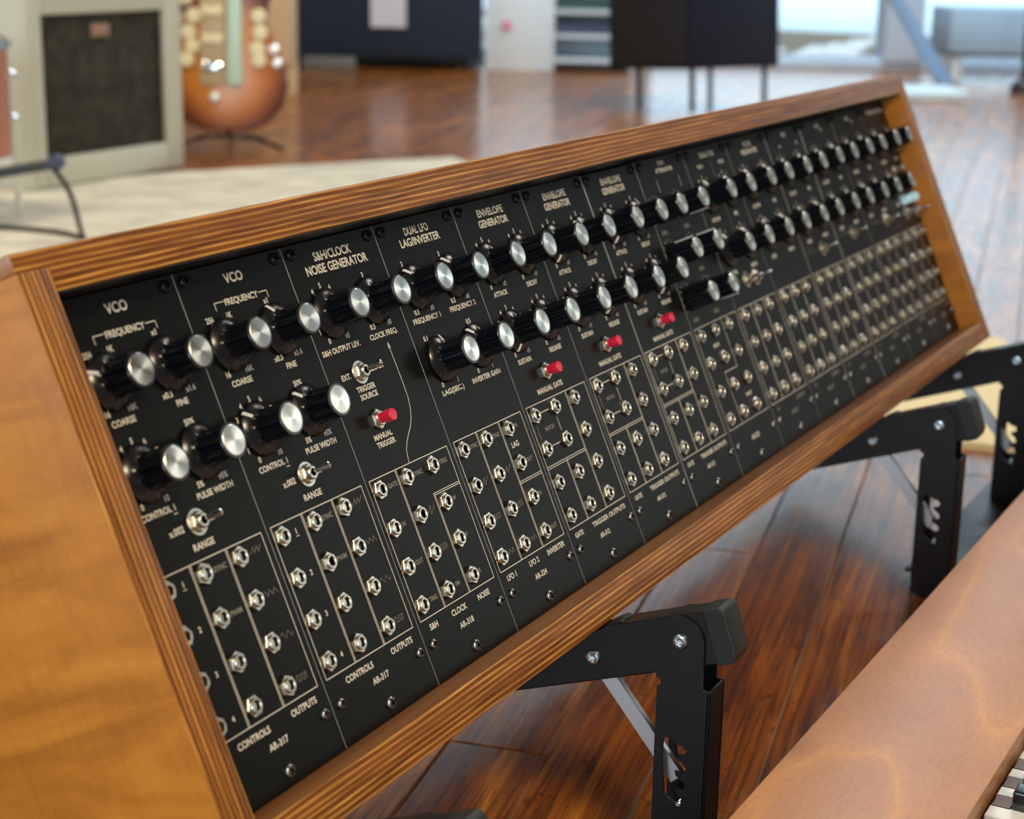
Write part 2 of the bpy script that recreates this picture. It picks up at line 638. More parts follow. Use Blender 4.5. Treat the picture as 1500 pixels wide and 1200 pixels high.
case = empty('synthesizer_case', (0, 0, ZP), PROT)
tag(case, 'long oiled plywood case with open front leaning back on two black metal stands', 'case')


def board(name, x0, x1, y0, y1, z0, z1, edge_axis, side_mat, parent, parts=None):
    """board with the exposed ply layers on the outward (z+) face"""
    bm = bmesh.new()
    cx, cy, cz = (x0 + x1) / 2, (y0 + y1) / 2, 0
    bm_box(bm, x0 - cx, x1 - cx, y0 - cy, y1 - cy, z0, z1, 0, 0.0009, 2)
    for f in bm.faces:
        n = f.normal
        if n.z > 0.75: f.material_index = 1
        elif edge_axis == 'x' and abs(n.y) > 0.9: f.material_index = 1
    o = obj(name, mesh_from_bm(name, bm, [side_mat, M_PLYH if edge_axis == 'y' else M_PLYV]), parent, (cx, cy, cz))
    return o


# side boards: the veneer faces left/right; top board laps over them
lap = 0.0075
board('side_board', UL - TH_, UL, -(HB + TH_), -(VI - TH_ + lap), DEP, NF, 'x', M_VENSIDE, case)
board('side_board', UR, UR + TH_, -(HB + TH_), -(VI - TH_ + lap), DEP, NF, 'x', M_VENSIDE, case)
# top board with rabbeted ends
bm = bmesh.new()
cx, cy = (UL + UR) / 2, -(VI - TH_ / 2)
yt, yl, yb = -(VI - TH_), -(VI - TH_ + lap), -VI
out = [(UL - TH_, yt), (UR + TH_, yt), (UR + TH_, yl), (UR, yl), (UR, yb), (UL, yb), (UL, yl), (UL - TH_, yl)]
f0 = [bm.verts.new((p[0] - cx, p[1] - cy, NF)) for p in out]
f1 = [bm.verts.new((p[0] - cx, p[1] - cy, DEP)) for p in out]
ff = bm.faces.new(list(reversed(f0)))
ff.material_index = 1
bm.faces.new(f1)
for i in range(8):
    j = (i + 1) % 8
    bm.faces.new((f0[i], f0[j], f1[j], f1[i]))
bmesh.ops.recalc_face_normals(bm, faces=bm.faces)
bmesh.ops.bevel(bm, geom=list(bm.edges), offset=0.0008, segments=2, profile=0.5, affect='EDGES')
for f in bm.faces:
    if f.normal.z > 0.75: f.material_index = 1
obj('top_board', mesh_from_bm('top_board', bm, [M_VENIN, M_PLYH]), case, (cx, cy, 0))
board('bottom_board', UL, UR, -(HB + TH_), -HB - 0.0002, DEP, NF, 'y', M_VENIN, case)
box('back_panel', UL, UR, -HB, -VI, DEP, DEP + 0.006, M_VENIN, case)
box('shade_strip', UL, UR, -VI - 0.0007, -VI, -0.002, NF - 0.0008, M_CAPP, case)  # dark strip added for the shade beneath the top board
for yy in (-VI - 0.012, -HB + 0.002):
    box('mounting_rail', UL, UR, yy, yy + 0.010, -0.016, -0.0045, M_CAPP, case)

# ------------------------------------------------------------------ shared panel hardware meshes
def knob_body_mesh(skirt=True):
    bm = bmesh.new()
    n = 80
    nr = 10

    def rf(r, z, a):
        if z < 0.0042 and skirt or z > 0.0171: return r
        w = math.cos(nr * a)
        w = 0.5 + 0.5 * max(-1, min(1, w * 2.6))
        return r - 0.0018 * (1 - w)
    if skirt:
        prof = [(0.0118, 0.0003), (0.01232, 0.0006), (0.01232, 0.0016), (0.0119, 0.0021), (0.0098, 0.0034), (0.0084, 0.0041),
                (0.0080, 0.0046), (0.00785, 0.0060), (0.00765, 0.0166), (0.0075, 0.0172), (0.0077, 0.0174), (0.0077, 0.0184), (0.00745, 0.0187), (0.0070, 0.0187)]
    else:
        prof = [(0.0080, 0.0003), (0.0082, 0.0006), (0.0082, 0.0046), (0.00785, 0.0060), (0.00765, 0.0166), (0.0075, 0.0172), (0.0077, 0.0174), (0.0077, 0.0184), (0.00745, 0.0187), (0.0070, 0.0187)]
    bm_lathe(bm, prof, n, 0, rfun=rf)
    return mesh_from_bm('knob', bm, M_KNOB, ang=32)


def cap_mesh():
    bm = bmesh.new()
    bm_lathe(bm, [(0.0065, 0.0180), (0.0065, 0.01885), (0.0063, 0.0190), (0.0035, 0.01901), (0.0004, 0.01902)], 48)
    return mesh_from_bm('cap', bm, M_SPUN, ang=30)


def pointer_mesh(skirt=True):
    bm = bmesh.new()
    if skirt:
        # bar lying on the skirt's slope, pointing to +y
        pts = [(0.0088, 0.0042), (0.0101, 0.00345), (0.0120, 0.00225), (0.01245, 0.0016), (0.01245, 0.0009)]
        w = 0.0008
        rows_ = []
        for y, z in pts:
            rows_.append([bm.verts.new((-w, y, z)), bm.verts.new((w, y, z))])
        for a, b in zip(rows_[:-1], rows_[1:]):
            bm.faces.new((a[0], b[0], b[1], a[1]))
    else:
        w = 0.0006
        bm_box(bm, -w, w, 0.0074, 0.0081, 0.005, 0.0186, 0)
    return mesh_from_bm('pointer', bm, M_POINT, smooth=False)


ME_KNOB = knob_body_mesh(True)
ME_KNOB2 = knob_body_mesh(False)
ME_CAP = cap_mesh()
ME_PT = pointer_mesh(True)
ME_PT2 = pointer_mesh(False)


def hex_prof(bm, r, z0, z1, mat=0, cham=0.0004):
    def rf(rad, z, a):
        return rad
    bm_lathe(bm, [(r, z0), (r, z1 - cham), (r - cham * 1.2, z1)], 6, mat)


def jack_mesh():
    bm = bmesh.new()
    hex_prof(bm, 0.00475, 0.0, 0.0019, cham=0.0002)
    bm_lathe(bm, [(0.0033, 0.0019), (0.0033, 0.0028), (0.0030, 0.0032), (0.0024, 0.0032), (0.0020, 0.0027, 0), (0.0019, 0.0010, 1), (0.0001, 0.0009, 1)], 28, 0)
    return mesh_from_bm('jack', bm, [M_NICKEL, M_DARKHOLE], ang=14)


def toggle_mesh():
    bm = bmesh.new()
    bm_lathe(bm, [(0.0058, 0.0), (0.0058, 0.0004), (0.0056, 0.0006), (0.0046, 0.0006)], 32, 0)
    hex_prof(bm, 0.0045, 0.0006, 0.0022)
    bm_lathe(bm, [(0.0031, 0.0022), (0.0031, 0.0040), (0.0027, 0.0044), (0.0018, 0.0044), (0.0016, 0.0036, 1), (0.0002, 0.0035, 1)], 24, 0)
    return mesh_from_bm('toggle_switch', bm, [M_NICKEL, M_DARKHOLE], ang=30)


def lever_mesh():
    bm = bmesh.new()
    bm_lathe(bm, [(0.0011, 0.003), (0.0011, 0.0050), (0.0016, 0.0115), (0.0015, 0.0122), (0.0009, 0.0126), (0.0002, 0.0127)], 16)
    return mesh_from_bm('lever', bm, M_CHROME, ang=30)


def button_mesh():
    bm = bmesh.new()
    hex_prof(bm, 0.0052, 0.0, 0.0018)
    bm_lathe(bm, [(0.0036, 0.0018), (0.0036, 0.0028), (0.0033, 0.0031), (0.0027, 0.0031)], 24, 0)
    return mesh_from_bm('push_button', bm, M_NICKEL, ang=30)


def plunger_mesh():
    bm = bmesh.new()
    bm_lathe(bm, [(0.0026, 0.0028), (0.0026, 0.0058), (0.0031, 0.0061), (0.0031, 0.0098), (0.0028, 0.0102), (0.0012, 0.0103)], 24)
    return mesh_from_bm('plunger', bm, M_RED, ang=30)


def screw_mesh(r, m):
    """pan head with raised black bars painted as its shaded cross recess"""
    bm = bmesh.new()
    bm_lathe(bm, [(r, 0.0), (r, 0.0007), (r * 0.9, 0.0013), (r * 0.62, 0.0018), (r * 0.05, 0.0020)], 24, 0)
    for a in (0.4, 0.4 + math.pi / 2):
        bm_box(bm, -r * 0.55, r * 0.55, -r * 0.12, r * 0.12, 0.0014, 0.00208, 1, M=Matrix.Rotation(a, 4, 'Z'))
    return mesh_from_bm('screw', bm, [m, M_DARKHOLE], ang=40)


def phase_mesh():
    return jack_mesh()


ME_JACK = jack_mesh()
ME_TOG = toggle_mesh()
ME_LEV = lever_mesh()
ME_BUT = button_mesh()
ME_PLU = plunger_mesh()
ME_SCR = screw_mesh(0.0025, M_SCREW)
ME_SCRC = screw_mesh(0.0030, M_SCREW)
ME_SCRB = screw_mesh(0.0029, M_SCREWB)


def panel_mesh(w, proud=0.0, lb=0.00016):
    bm = bmesh.new()
    bm_box(bm, 0.00010, w - 0.00010, -HB + 0.0002, 0.0154, -0.0025, 0, 0, lb, 1)
    for f in bm.faces:
        if abs(f.normal.x) > 0.3: f.material_index = 1
    return mesh_from_bm('panel', bm, [M_PANEL, M_ALU], smooth=False)


ME_PANEL = panel_mesh(MW)
ME_PANELB = panel_mesh(MW, lb=0.0009)

KU = (19.15, 55.5)
KV = (20.1, 58.75)
JU = (7.4, 30.8, 54.1)
JV = (105.2, 124.3, 143.4, 162.5)


def add_knob(root, u, v, ang=-90.0, skirt=True):
    k = obj('knob', ME_KNOB if skirt else ME_KNOB2, root, (u * mm, -v * mm, 0), (0, 0, random.uniform(0, .6)))
    obj('cap', ME_CAP, k)
    p = obj('pointer', ME_PT if skirt else ME_PT2, k)
    p.rotation_euler = (0, 0, -R(ang) - k.rotation_euler.z)
    return k


def add_jack(root, u, v):
    return obj('jack', ME_JACK, root, (u * mm, -v * mm, 0), (0, 0, random.choice([0.25, 0.3, 0.45, 0.6, 0.1])))


def add_toggle(root, u, v, lean=13.0, axis='u'):
    t = obj('toggle_switch', ME_TOG, root, (u * mm, -v * mm, 0), (0, 0, 0.3))
    l = obj('lever', ME_LEV, t)
    l.rotation_euler = Matrix.Rotation(-0.3, 4, 'Z').to_euler() if False else (0, R(lean), 0)
    return t


def add_button(root, u, v):
    b = obj('push_button', ME_BUT, root, (u * mm, -v * mm, 0), (0, 0, 0.5))
    obj('plunger', ME_PLU, b)
    return b


# printing -----------------------------------------------------------
def scale_0_10(bm, u, v, names=('0', '1', '2', '3', '4', '5', '6', '7', '8', '9', '10'), rad=13.9):
    n = len(names)
    for i, s in enumerate(names):
        a = R(-150 + 300 * i / (n - 1))
        if s: put_text(bm, s, u + rad * math.sin(a) * 0.98, v - rad * math.cos(a), 2.3)


def knob_scale(bm, u, v, lo, hi, title, top=None, topa=-20, h=2.5):
    put_text(bm, lo, u - 7.2, v + 12.2, h)
    put_text(bm, hi, u + 7.6, v + 12.2, h)
    if title: put_text(bm, title, u, v + 16.7, 2.6)
    if top:
        a = R(topa)
        put_text(bm, top, u + 14.2 * math.sin(a), v - 14.2 * math.cos(a), h)


def num_arc(bm, u, v, which=(3, 4, 5, 6)):
    for s in which:
        a = R(-150 + 30 * s)
        put_text(bm, str(s), u + 14.0 * math.sin(a), v - 14.0 * math.cos(a), 2.4)


def saw(bm, u, v, kind, n=2.5, w=8.0, h=2.6, mt=1):
    pts = []
    if kind == 'saw':
        for i in range(3):
            pts += [(u + w * i / 3, v + h / 2), (u + w * (i + 1) / 3, v - h / 2)]
    elif kind == 'tri':
        for i in range(6):
            pts.append((u + w * i / 5.0, v + (h / 2 if i % 2 else -h / 2)))
    elif kind == 'sine':
        for i in range(22):
            pts.append((u + w * i / 21.0, v - math.sin(i / 21.0 * 2 * math.pi * 2) * h / 2))
    else:
        for i in range(3):
            x = u + w * i / 3
            pts += [(x, v + h / 2), (x, v - h / 2), (x + w / 6, v - h / 2), (x + w / 6, v + h / 2)]
    put_line(bm, pts, 0.28, mt)


def frame_box(bm, div1=(99.8, 169.5), div2=(99.8, 169.5)):
    put_line(bm, [(3, 99.8), (72.7, 99.8), (72.7, 169.5), (3, 169.5), (3, 99.8)], 0.42)
    if div1:
        for d in (-0.45, 0.45): put_line(bm, [(25.4 + d, div1[0]), (25.4 + d, div1[1])], 0.36)
    if div2:
        for d in (-0.45, 0.45): put_line(bm, [(48.7 + d, div2[0]), (48.7 + d, div2[1])], 0.36)


def finish_print(root, bm):
    me = bpy.data.meshes.new('lettering')
    if root.location.x > 12.5 * MW:
        for q in bm.verts: q.co.x = min(q.co.x, 0.0680)
    bm.to_mesh(me)
    bm.free()
    me.materials.append(M_PRINT)
    me.materials.append(M_PRINTDIM)
    return obj('lettering', me, root)


def screws(root, right=70.4):
    sp = [(6.2, 181.5), (right, 181.5)]
    for u, v in sp:
        obj('screw', ME_SCR, root, (u * mm, -v * mm, 0), (0, 0, random.uniform(0, 3)))
    obj('screw', ME_SCRC, root, (38.2 * mm, -193.6 * mm, 0), (0, 0, random.uniform(0, 3)))
    for u in (6.0, right - 0.2):
        o = obj('screw', ME_SCRB, root, (u * mm, 11.0 * mm, 0), (0, 0, random.uniform(0, 3)))
        o['label'] = 'black screw'


def module(idx, label, wide_bevel=False, first=False, last=False):
    root = empty('synthesizer_module', (idx * MW, 0, ZP), PROT)
    tag(root, label, 'module', 'modules mounted in the plywood case')
    if first:
        me = panel_mesh(MW)
        for v in me.vertices:
            if v.co.x < 0.03: v.co.x += UL + 0.0003
    elif last:
        me = panel_mesh(MW)
        for v in me.vertices:
            if v.co.x > 0.05: v.co.x -= (14 * MW - UR) + 0.0003
    else:
        me = ME_PANELB if wide_bevel else ME_PANEL
    obj('panel', me, root)
    return root


def jacks(root, skip=()):
    for i, u in enumerate(JU):
        for j, v in enumerate(JV):
            if (i, j) in skip: continue
            add_jack(root, u, v)


def vco(idx, label, ang, first=False):
    r = module(idx, label, first=first)
    bm = bmesh.new()
    put_text(bm, 'VCO', 38.1, -8.1, 4.2, W=13.0)
    put_text(bm, 'FREQUENCY', 38.4, 2.0, 2.8, W=23.6)
    put_line(bm, [(19.6, 4.6), (19.6, 1.4), (25.6, 1.4)], 0.42)
    put_line(bm, [(51.0, 1.6), (57.0, 1.6), (57.0, 4.6)], 0.42)
    knob_scale(bm, 19.4, 20.1, '16', '16K', 'COARSE')
    put_text(bm, '256', 13.0, 7.8, 2.4)
    put_text(bm, '1K', 26.6, 7.6, 2.4)
    put_text(bm, '64', 4.5, 14, 2.4)
    knob_scale(bm, 55.5, 20.1, 'x0.3', 'x1.6', 'FINE')
    put_text(bm, 'x1', 53.6, 5.9, 2.5)
    num_arc(bm, 19.4, 58.9, (1, 2, 3, 4, 5, 6, 7))
    knob_scale(bm, 19.4, 58.9, '0', '10', 'CONTROL 1')
    put_line(bm, [(27.8, 78.4), (29.8, 78.4)], 0.35)
    knob_scale(bm, 55.5, 58.9, '5%', '95%', 'PULSE WIDTH')
    put_text(bm, '50%', 55.0, 45.4, 2.5)
    put_text(bm, 'RANGE', 37.8, 94.2, 2.8)
    put_text(bm, 'x.002', 25.3, 85.2, 2.8)
    put_text(bm, 'x1', 47.6, 85.2, 2.6)
    frame_box(bm)
    for k, v in enumerate(JV):
        put_text(bm, str(k + 1), 18.4, v + 0.4, 2.4)
    put_line(bm, [(17.3, 107.9), (19.5, 107.9)], 0.3)
    put_text(bm, 'SYNC', 42.0, 105.6, 2.3, mat=1)
    put_text(bm, 'PWM', 41.8, 125.0, 2.3, mat=1)
    saw(bm, 62.0, 105.2, 'saw')
    saw(bm, 62.0, 124.3, 'tri')
    saw(bm, 62.0, 143.4, 'sine')
    saw(bm, 62.0, 162.5, 'sq')
    put_text(bm, 'CONTROLS', 25.6, 174.1, 2.8)
    put_text(bm, 'OUTPUTS', 60.1, 173.9, 2.8)
    put_text(bm, 'AR-317', 38.2, 181.3, 2.8)
    finish_print(r, bm)
    a = ang
    add_knob(r, KU[0], KV[0], a[0]); add_knob(r, KU[1], KV[0], a[1])
    add_knob(r, KU[0], KV[1], a[2]); add_knob(r, KU[1], KV[1], a[3])
    add_toggle(r, 38.4, 84.9, 14)
    jacks(r)
    screws(r)
    return r


vco(0, 'black module titled VCO at the left end, its edge hidden by the plywood side board', (-62, 95, 60, 80), first=True)
vco(1, 'second black module titled VCO, immediately left of the one titled NOISE GENERATOR', (70, -22, -45, -40))

# S&H / clock / noise
r = module(2, 'black module titled S&H/CLOCK NOISE GENERATOR with one red button and one toggle')
bm = bmesh.new()
put_text(bm, 'S&H/CLOCK', 37.9, -7.6, 4.2, W=31)
put_text(bm, 'NOISE GENERATOR', 38.8, -1.6, 4.2, W=51)
num_arc(bm, 19.4, 20.1, (1, 4, 5, 6))
knob_scale(bm, 19.2, 20.1, '0', '10', None)
put_text(bm, 'S&H OUTPUT LEV.', 18.6, 37.3, 2.6, W=31)
knob_scale(bm, 55.5, 20.1, '0.3', '30', None)
put_text(bm, '3', 54.9, 6.6, 2.5)
put_text(bm, 'CLOCK FREQ.', 55.1, 37.0, 2.6, W=24)
put_text(bm, 'EXT.', 14.3, 50.7, 2.6)
put_text(bm, 'CLOCK', 39.5, 50.7, 2.6)
put_text(bm, 'TRIGGER', 26.4, 58.4, 2.6)
put_text(bm, 'SOURCE', 26.6, 62.3, 2.6)
put_text(bm, 'MANUAL', 26.1, 82.3, 2.6)
put_text(bm, 'TRIGGER', 26.5, 86.2, 2.6)
cur = [(55.7, 42.4), (55.9, 51.4), (56.2, 62.5), (56.0, 70), (54.8, 75.4), (52.5, 80), (49.4, 83.8), (45, 87.5), (42.0, 90.3), (39.6, 93.6), (38.0, 99.8)]
put_line(bm, cur, 0.40)
put_line(bm, [(54.9, 44.4), (55.7, 41.8), (56.5, 44.4)], 0.45)
frame_box(bm, div2=(118.6, 169.5))
put_line(bm, [(48.2, 118.3), (72.7, 118.3)], 0.36)
put_line(bm, [(49.2, 119.3), (72.7, 119.3)], 0.36)
for s, u, v in (('GATE', 19.6, 105.6), ('IN', 17.2, 124.6), ('OUT', 18.6, 143.8), ('TRIG', 19.0, 162.6), ('SYNC', 42.2, 105.6), ('FM', 41.6, 162.6), ('TRIG', 65.6, 105.6), ('W', 63.6, 124.6), ('P', 63.2, 143.6), ('R', 63.2, 162.6)):
    put_text(bm, s, u, v, 2.2, mat=1)
put_line(bm, [(38.5, 126.0), (42.2, 122.6), (41.2, 126.8), (45.4, 123.4)], 0.28, 1)
saw(bm, 38.5, 143.4, 'sq', w=7)
for s, u in (('S&H', 12.0), ('CLOCK', 35.4), ('NOISE', 59.0)): put_text(bm, s, u, 174.0, 2.8)
put_text(bm, 'AR-318', 37.8, 181.3, 2.8)
finish_print(r, bm)
add_knob(r, KU[0], KV[0], 95); add_knob(r, KU[1], KV[0], 80)
add_toggle(r, 25.6, 50.7, 16)
add_button(r, 25.6, 74.4)
jacks(r)
screws(r)

# dual LFO
r = module(3, 'black module titled DUAL LFO LAG/INVERTER, right of the NOISE GENERATOR module')
bm = bmesh.new()
put_text(bm, 'DUAL LFO', 37.6, -8.5, 4.0, W=23)
put_text(bm, 'LAG/INVERTER', 38.2, -2.8, 4.0, W=38)
knob_scale(bm, 19.4, 20.1, '0.3', '30', None, '3', -22)
knob_scale(bm, 55.2, 20.1, '0.3', '30', None, '3', -22)
put_text(bm, 'FREQUENCY 1', 19.3, 36.7, 2.6, W=26)
put_text(bm, 'FREQUENCY 2', 55.1, 36.5, 2.6, W=26)
knob_scale(bm, 19.4, 58.9, '0', '1', None)
put_text(bm, '0.1', 11.5, 46.2, 2.5)
knob_scale(bm, 55.2, 58.9, '0', '1', None)
put_text(bm, '0.5', 54.9, 45.0, 2.5)
put_text(bm, 'LAG(SEC.)', 19.7, 75.2, 2.6, W=21)
put_text(bm, 'INVERTER GAIN', 53.6, 75.2, 2.6, W=29)
frame_box(bm)
put_line(bm, [(48.7, 133.4), (72.7, 133.4)], 0.36)
put_line(bm, [(48.7, 134.5), (72.7, 134.5)], 0.36)
for s, u, v in (('SYNC', 19.4, 105.6), ('SYNC', 42.6, 105.6), ('IN', 64.0, 105.2), ('OUT', 65.6, 124.6), ('IN', 64.0, 143.4), ('OUT', 65.6, 162.6)):
    put_text(bm, s, u, v, 2.2, mat=1)
put_text(bm, 'LAG', 57.2, 114.2, 2.8)
for u in (15.0, 38.6):
    put_line(bm, [(u, 126.2), (u + 3.4, 122.6), (u + 3.0, 126.2), (u + 6.6, 122.6)], 0.28, 1)
    saw(bm, u, 143.4, 'sq', w=7)
    saw(bm, u, 162.5, 'tri', w=7.5)
put_text(bm, 'LFO 1', 11.6, 173.8, 2.8)
put_text(bm, 'LFO 2', 35.7, 173.6, 2.8)
put_text(bm, 'INVERTER', 60.2, 173.6, 2.8, W=19)
put_text(bm, 'AR-324', 37.8, 181.2, 2.8)
finish_print(r, bm)
add_knob(r, KU[0], KV[0], -38); add_knob(r, KU[1], KV[0], -35)
add_knob(r, KU[0], KV[1], 8); add_knob(r, KU[1], KV[1], -38)
jacks(r)
screws(r)


def envelope(idx, label, ang, wb=False):
    r = module(idx, label, wide_bevel=wb)
    bm = bmesh.new()
    put_text(bm, 'ENVELOPE', 37.8, -8.0, 4.0, W=28)
    put_text(bm, 'GENERATOR', 37.8, -2.0, 4.0, W=32)
    for (u, v, t) in ((19.2, 20.1, 'ATTACK'), (55.2, 20.1, 'DECAY'), (19.0, 58.8, 'SUSTAIN'), (55.0, 58.8, 'RELEASE')):
        num_arc(bm, u, v, (3, 4, 5, 6, 7))
        knob_scale(bm, u, v, '0', '10', t)
    put_text(bm, 'MANUAL GATE', 34.8, 94.5, 2.8, W=29)
    frame_box(bm, div1=(134.5, 169.5), div2=(99.8, 169.5))
    put_line(bm, [(3, 133.8), (48.2, 133.8)], 0.36)
    put_line(bm, [(3, 135.0), (48.2, 135.0)], 0.36)
    put_line(bm, [(13.4, 105.2), (25.2, 105.2)], 0.45)
    put_line(bm, [(13.4, 124.3), (25.2, 124.3)], 0.45)
    put_line(bm, [(7.4, 111.2), (7.4, 118.6)], 0.45, 1)
    put_line(bm, [(30.8, 111.2), (30.8, 118.6)], 0.45)
    put_text(bm, 'PATCH', 19.7, 114.6, 2.2, mat=1)
    put_text(bm, '2', 63.0, 124.0, 2.0, mat=1)
    put_text(bm, '3', 63.0, 143.0, 2.0, mat=1)
    put_text(bm, '4', 63.0, 162.0, 2.0, mat=1)
    put_text(bm, 'GATE', 11.2, 173.9, 2.6)
    put_text(bm, 'TRIGGER OUTPUTS', 48.3, 173.9, 2.6, W=41)
    put_text(bm, 'AR-312', 37.4, 181.4, 2.6)
    finish_print(r, bm)
    a = ang
    add_knob(r, KU[0], KV[0], a[0]); add_knob(r, KU[1], KV[0], a[1])
    add_knob(r, KU[0], KV[1], a[2]); add_knob(r, KU[1], KV[1], a[3])
    add_button(r, 35.0, 85.3)
    jacks(r)
    screws(r)


envelope(4, 'black module titled ENVELOPE GENERATOR, the leftmost of three, right of DUAL LFO', (95, 120, -150, -120))
envelope(5, 'black module titled ENVELOPE GENERATOR, the middle one of three alike', (-145, -42, 110, -140))
envelope(6, 'black module titled ENVELOPE GENERATOR, the rightmost of three, with its red button farthest away', (-145, 12, 100, -150), wb=True)

# attenuator with six skirtless knobs
r = module(7, 'black module with six skirtless knobs in three rows, right of the last envelope generator')
bm = bmesh.new()
put_text(bm, 'DUAL', 40, -13.0 + 2, 2.8)
put_text(bm, 'ATTENUATOR', 41.5, -6.0, 2.8)
for (u, v) in ((10.4, 20), (46.2, 20), (10.6, 49.8), (46.0, 49.8), (11.2, 80), (45.8, 80)):
    for k in range(-5, 6):
        a = R(k * 27)
        put_line(bm, [(u + 9.8 * math.sin(a), v - 9.8 * math.cos(a)), (u + 11 * math.sin(a), v - 11 * math.cos(a))], 0.35)
put_line(bm, [(25, 0), (25, 8)], 0.35)
put_line(bm, [(60, 0), (60, 8)], 0.35)
for (u, v) in ((10.4, 34), (46.2, 34), (46.0, 64), (11.2, 94), (45.8, 94)):
    put_text(bm, 'LEVEL', u, v, 2.4, mat=1)
put_line(bm, [(3, 99.8), (73.5, 99.8), (73.5, 169.5), (3, 169.5), (3, 99.8)], 0.36)
put_line(bm, [(47.4, 99.8), (47.4, 133.8), (25.5, 133.8), (25.5, 169.5)], 0.42)
put_text(bm, 'INPUT', 27.5, 115, 2.4)
put_text(bm, 'INPUT', 50.5, 154, 2.4)
put_text(bm, 'AR-323', 38, 181, 3.0)
finish_print(r, bm)
for (u, v, a) in ((10.4, 20, 60), (46.2, 20, 178), (10.6, 49.8, -12), (46.0, 49.8, -12), (11.2, 80, 70), (45.8, 80, 172)):
    add_knob(r, u, v, a, skirt=False)
jacks(r)
screws(r)


def generic(idx, label, title, sub, knobs, toggles=(), ar='AR-327', last=False, wb=False, extra=None, dots=(), names=('CUTOFF', 'RES.', 'LEVEL', 'DEPTH')):
    r = module(idx, label, last=last, wide_bevel=wb)
    bm = bmesh.new()
    if isinstance(title, str): title = [title]
    for k, s in enumerate(title): put_text(bm, s, 40, -9.0 + 5.6 * k, 3.6)
    for s, u, v in sub: put_text(bm, s, u, v, 2.6)
    for i, (u, v, a) in enumerate(knobs):
        num_arc(bm, u, v, (4, 5, 6))
        if v < 60 and i < 4: put_text(bm, names[i % len(names)], u, v + 16.5, 2.6)
    for d in dots:
        bm_lathe(bm, [(0.0012, 0.0), (0.0012, 0.00006)], 12, 0, Matrix.Translation((d[0] * mm, -d[1] * mm, 0)))
    frame_box(bm)
    for i in range(3):
        for j in range(4):
            put_text(bm, str(j + 1), JU[i] + 11, JV[j], 2.2, mat=1)
    put_text(bm, 'IN', 12, 174, 2.6, mat=1)
    put_text(bm, 'OUTPUTS', 56, 174, 2.6, mat=1)
    put_text(bm, ar, 38, 181.2, 2.8, mat=1)
    if extra: extra(r, bm)
    finish_print(r, bm)
    for u, v, a in knobs: add_knob(r, u, v, a)
    for u, v, l in toggles: add_toggle(r, u, v, l)
    jacks(r)
    screws(r, 63.5 if last else 70.4)
    return r


K4 = lambda a, b, c, d: [(KU[0], KV[0], a), (KU[1], KV[0], b), (KU[0], KV[1], c), (KU[1], KV[1], d)]


def dual_lines(r, bm):
    for a, b in ((-4, 9), (28, 48)):
        put_line(bm, [(41.5, a), (41.5, b)], 0.5, 1)


generic(8, 'black module split by a short vertical line under its title, right of the six-knob module',
        'DUAL VCA', [('VCA 1', 22.3, -1.5), ('VCA 2', 59.8, -1.5)], K4(-20, 40, -25, -30), [(33, 83, 14), (50, 84, 14)], extra=dual_lines)
generic(9, 'black module with a bold two-line title, immediately left of the one with two dots', ['FILTER', 'RESONATOR'], [], K4(-30, -25, 0, -30))
generic(10, 'black module with two pale dots over its upper knobs and a single toggle', 'MIX', [], K4(60, 90, 20, -30), [(38.5, 84.4, 15)], dots=((24.8, -0.4), (61.4, -0.4)), wb=True)
generic(11, 'black module with one pale dot near its top right, fourth from the right end', 'VCA', [], K4(70, -20, 30, 60), [(38, 82.4, 15)], dots=((47.3, -5.1),), wb=True)
generic(12, 'black module just left of the last one, with a pale dot under its title line', 'MIX', [], K4(90, 60, -25, 50), [(49, 83.6, 15)], dots=((49.5, -5.2),))


def power_bits(r, bm):
    add_jack(r, 34.6, 45.5)
    add_jack(r, 60.0, 46.0)
    for u, v in ((33.4, 73.8), (58.0, 74.2)):
        b2 = bmesh.new()
        bm_lathe(b2, [(0.0042, 0.0), (0.0042, 0.003), (0.0036, 0.0062), (0.0012, 0.0075)], 20)
        o = obj('indicator_lamp', mesh_from_bm('indicator_lamp', b2, M_CYAN), r, (u * mm, -v * mm, 0))
        o['label'] = 'pale cyan indicator lamp'


generic(13, 'black module at the far right end with two pale cyan indicator lamps', 'POWER CONTROL', [], [(KU[0], KV[0], 60), (KU[1], KV[0], 60), (KU[0], KV[1], 90)],
        [(31, 85.3, 14), (60, 87, 14)], last=True, extra=power_bits, ar='AR-300')

# ------------------------------------------------------------------ metal stands
# side outlines in (out, down) millimetres; local frame of a stand: x along, y = -out, z = height
FLZ = 325.0


def od(o_, d_):           # (out, down) mm -> (y, z) metres
    return (-o_ * mm, (FLZ - d_) * mm)


e = Vector((0.941, -0.338))       # arm direction in (out, down)
pn = Vector((0.338, 0.941))       # downward across the arm
A0 = Vector((106.0, 191.0))       # a point of the arm's top edge, below the case front edge


def side_plate(name, outline, holes, x0, x1, m, parent):
    """outline in (out, down) mm; plate between x0 and x1 (metres)"""
    pts = [od(*p) for p in outline]
    hs = [[od(*p) for p in h] for h in holes]
    me = poly_plate(name, pts, hs, abs(x1 - x0), m, 0.0)
    # 2D curve lies in xy -> map x->y, y->z, z->x
    for v in me.vertices:
        x, y, z = v.co
        v.co = (z + (x0 + x1) / 2, x, y)
    bm = bmesh.new()
    bm.from_mesh(me)
    bmesh.ops.remove_doubles(bm, verts=bm.verts, dist=1e-6)
    bmesh.ops.recalc_face_normals(bm, faces=bm.faces)
    bm.to_mesh(me)
    bm.free()
    return obj(name, me, parent)


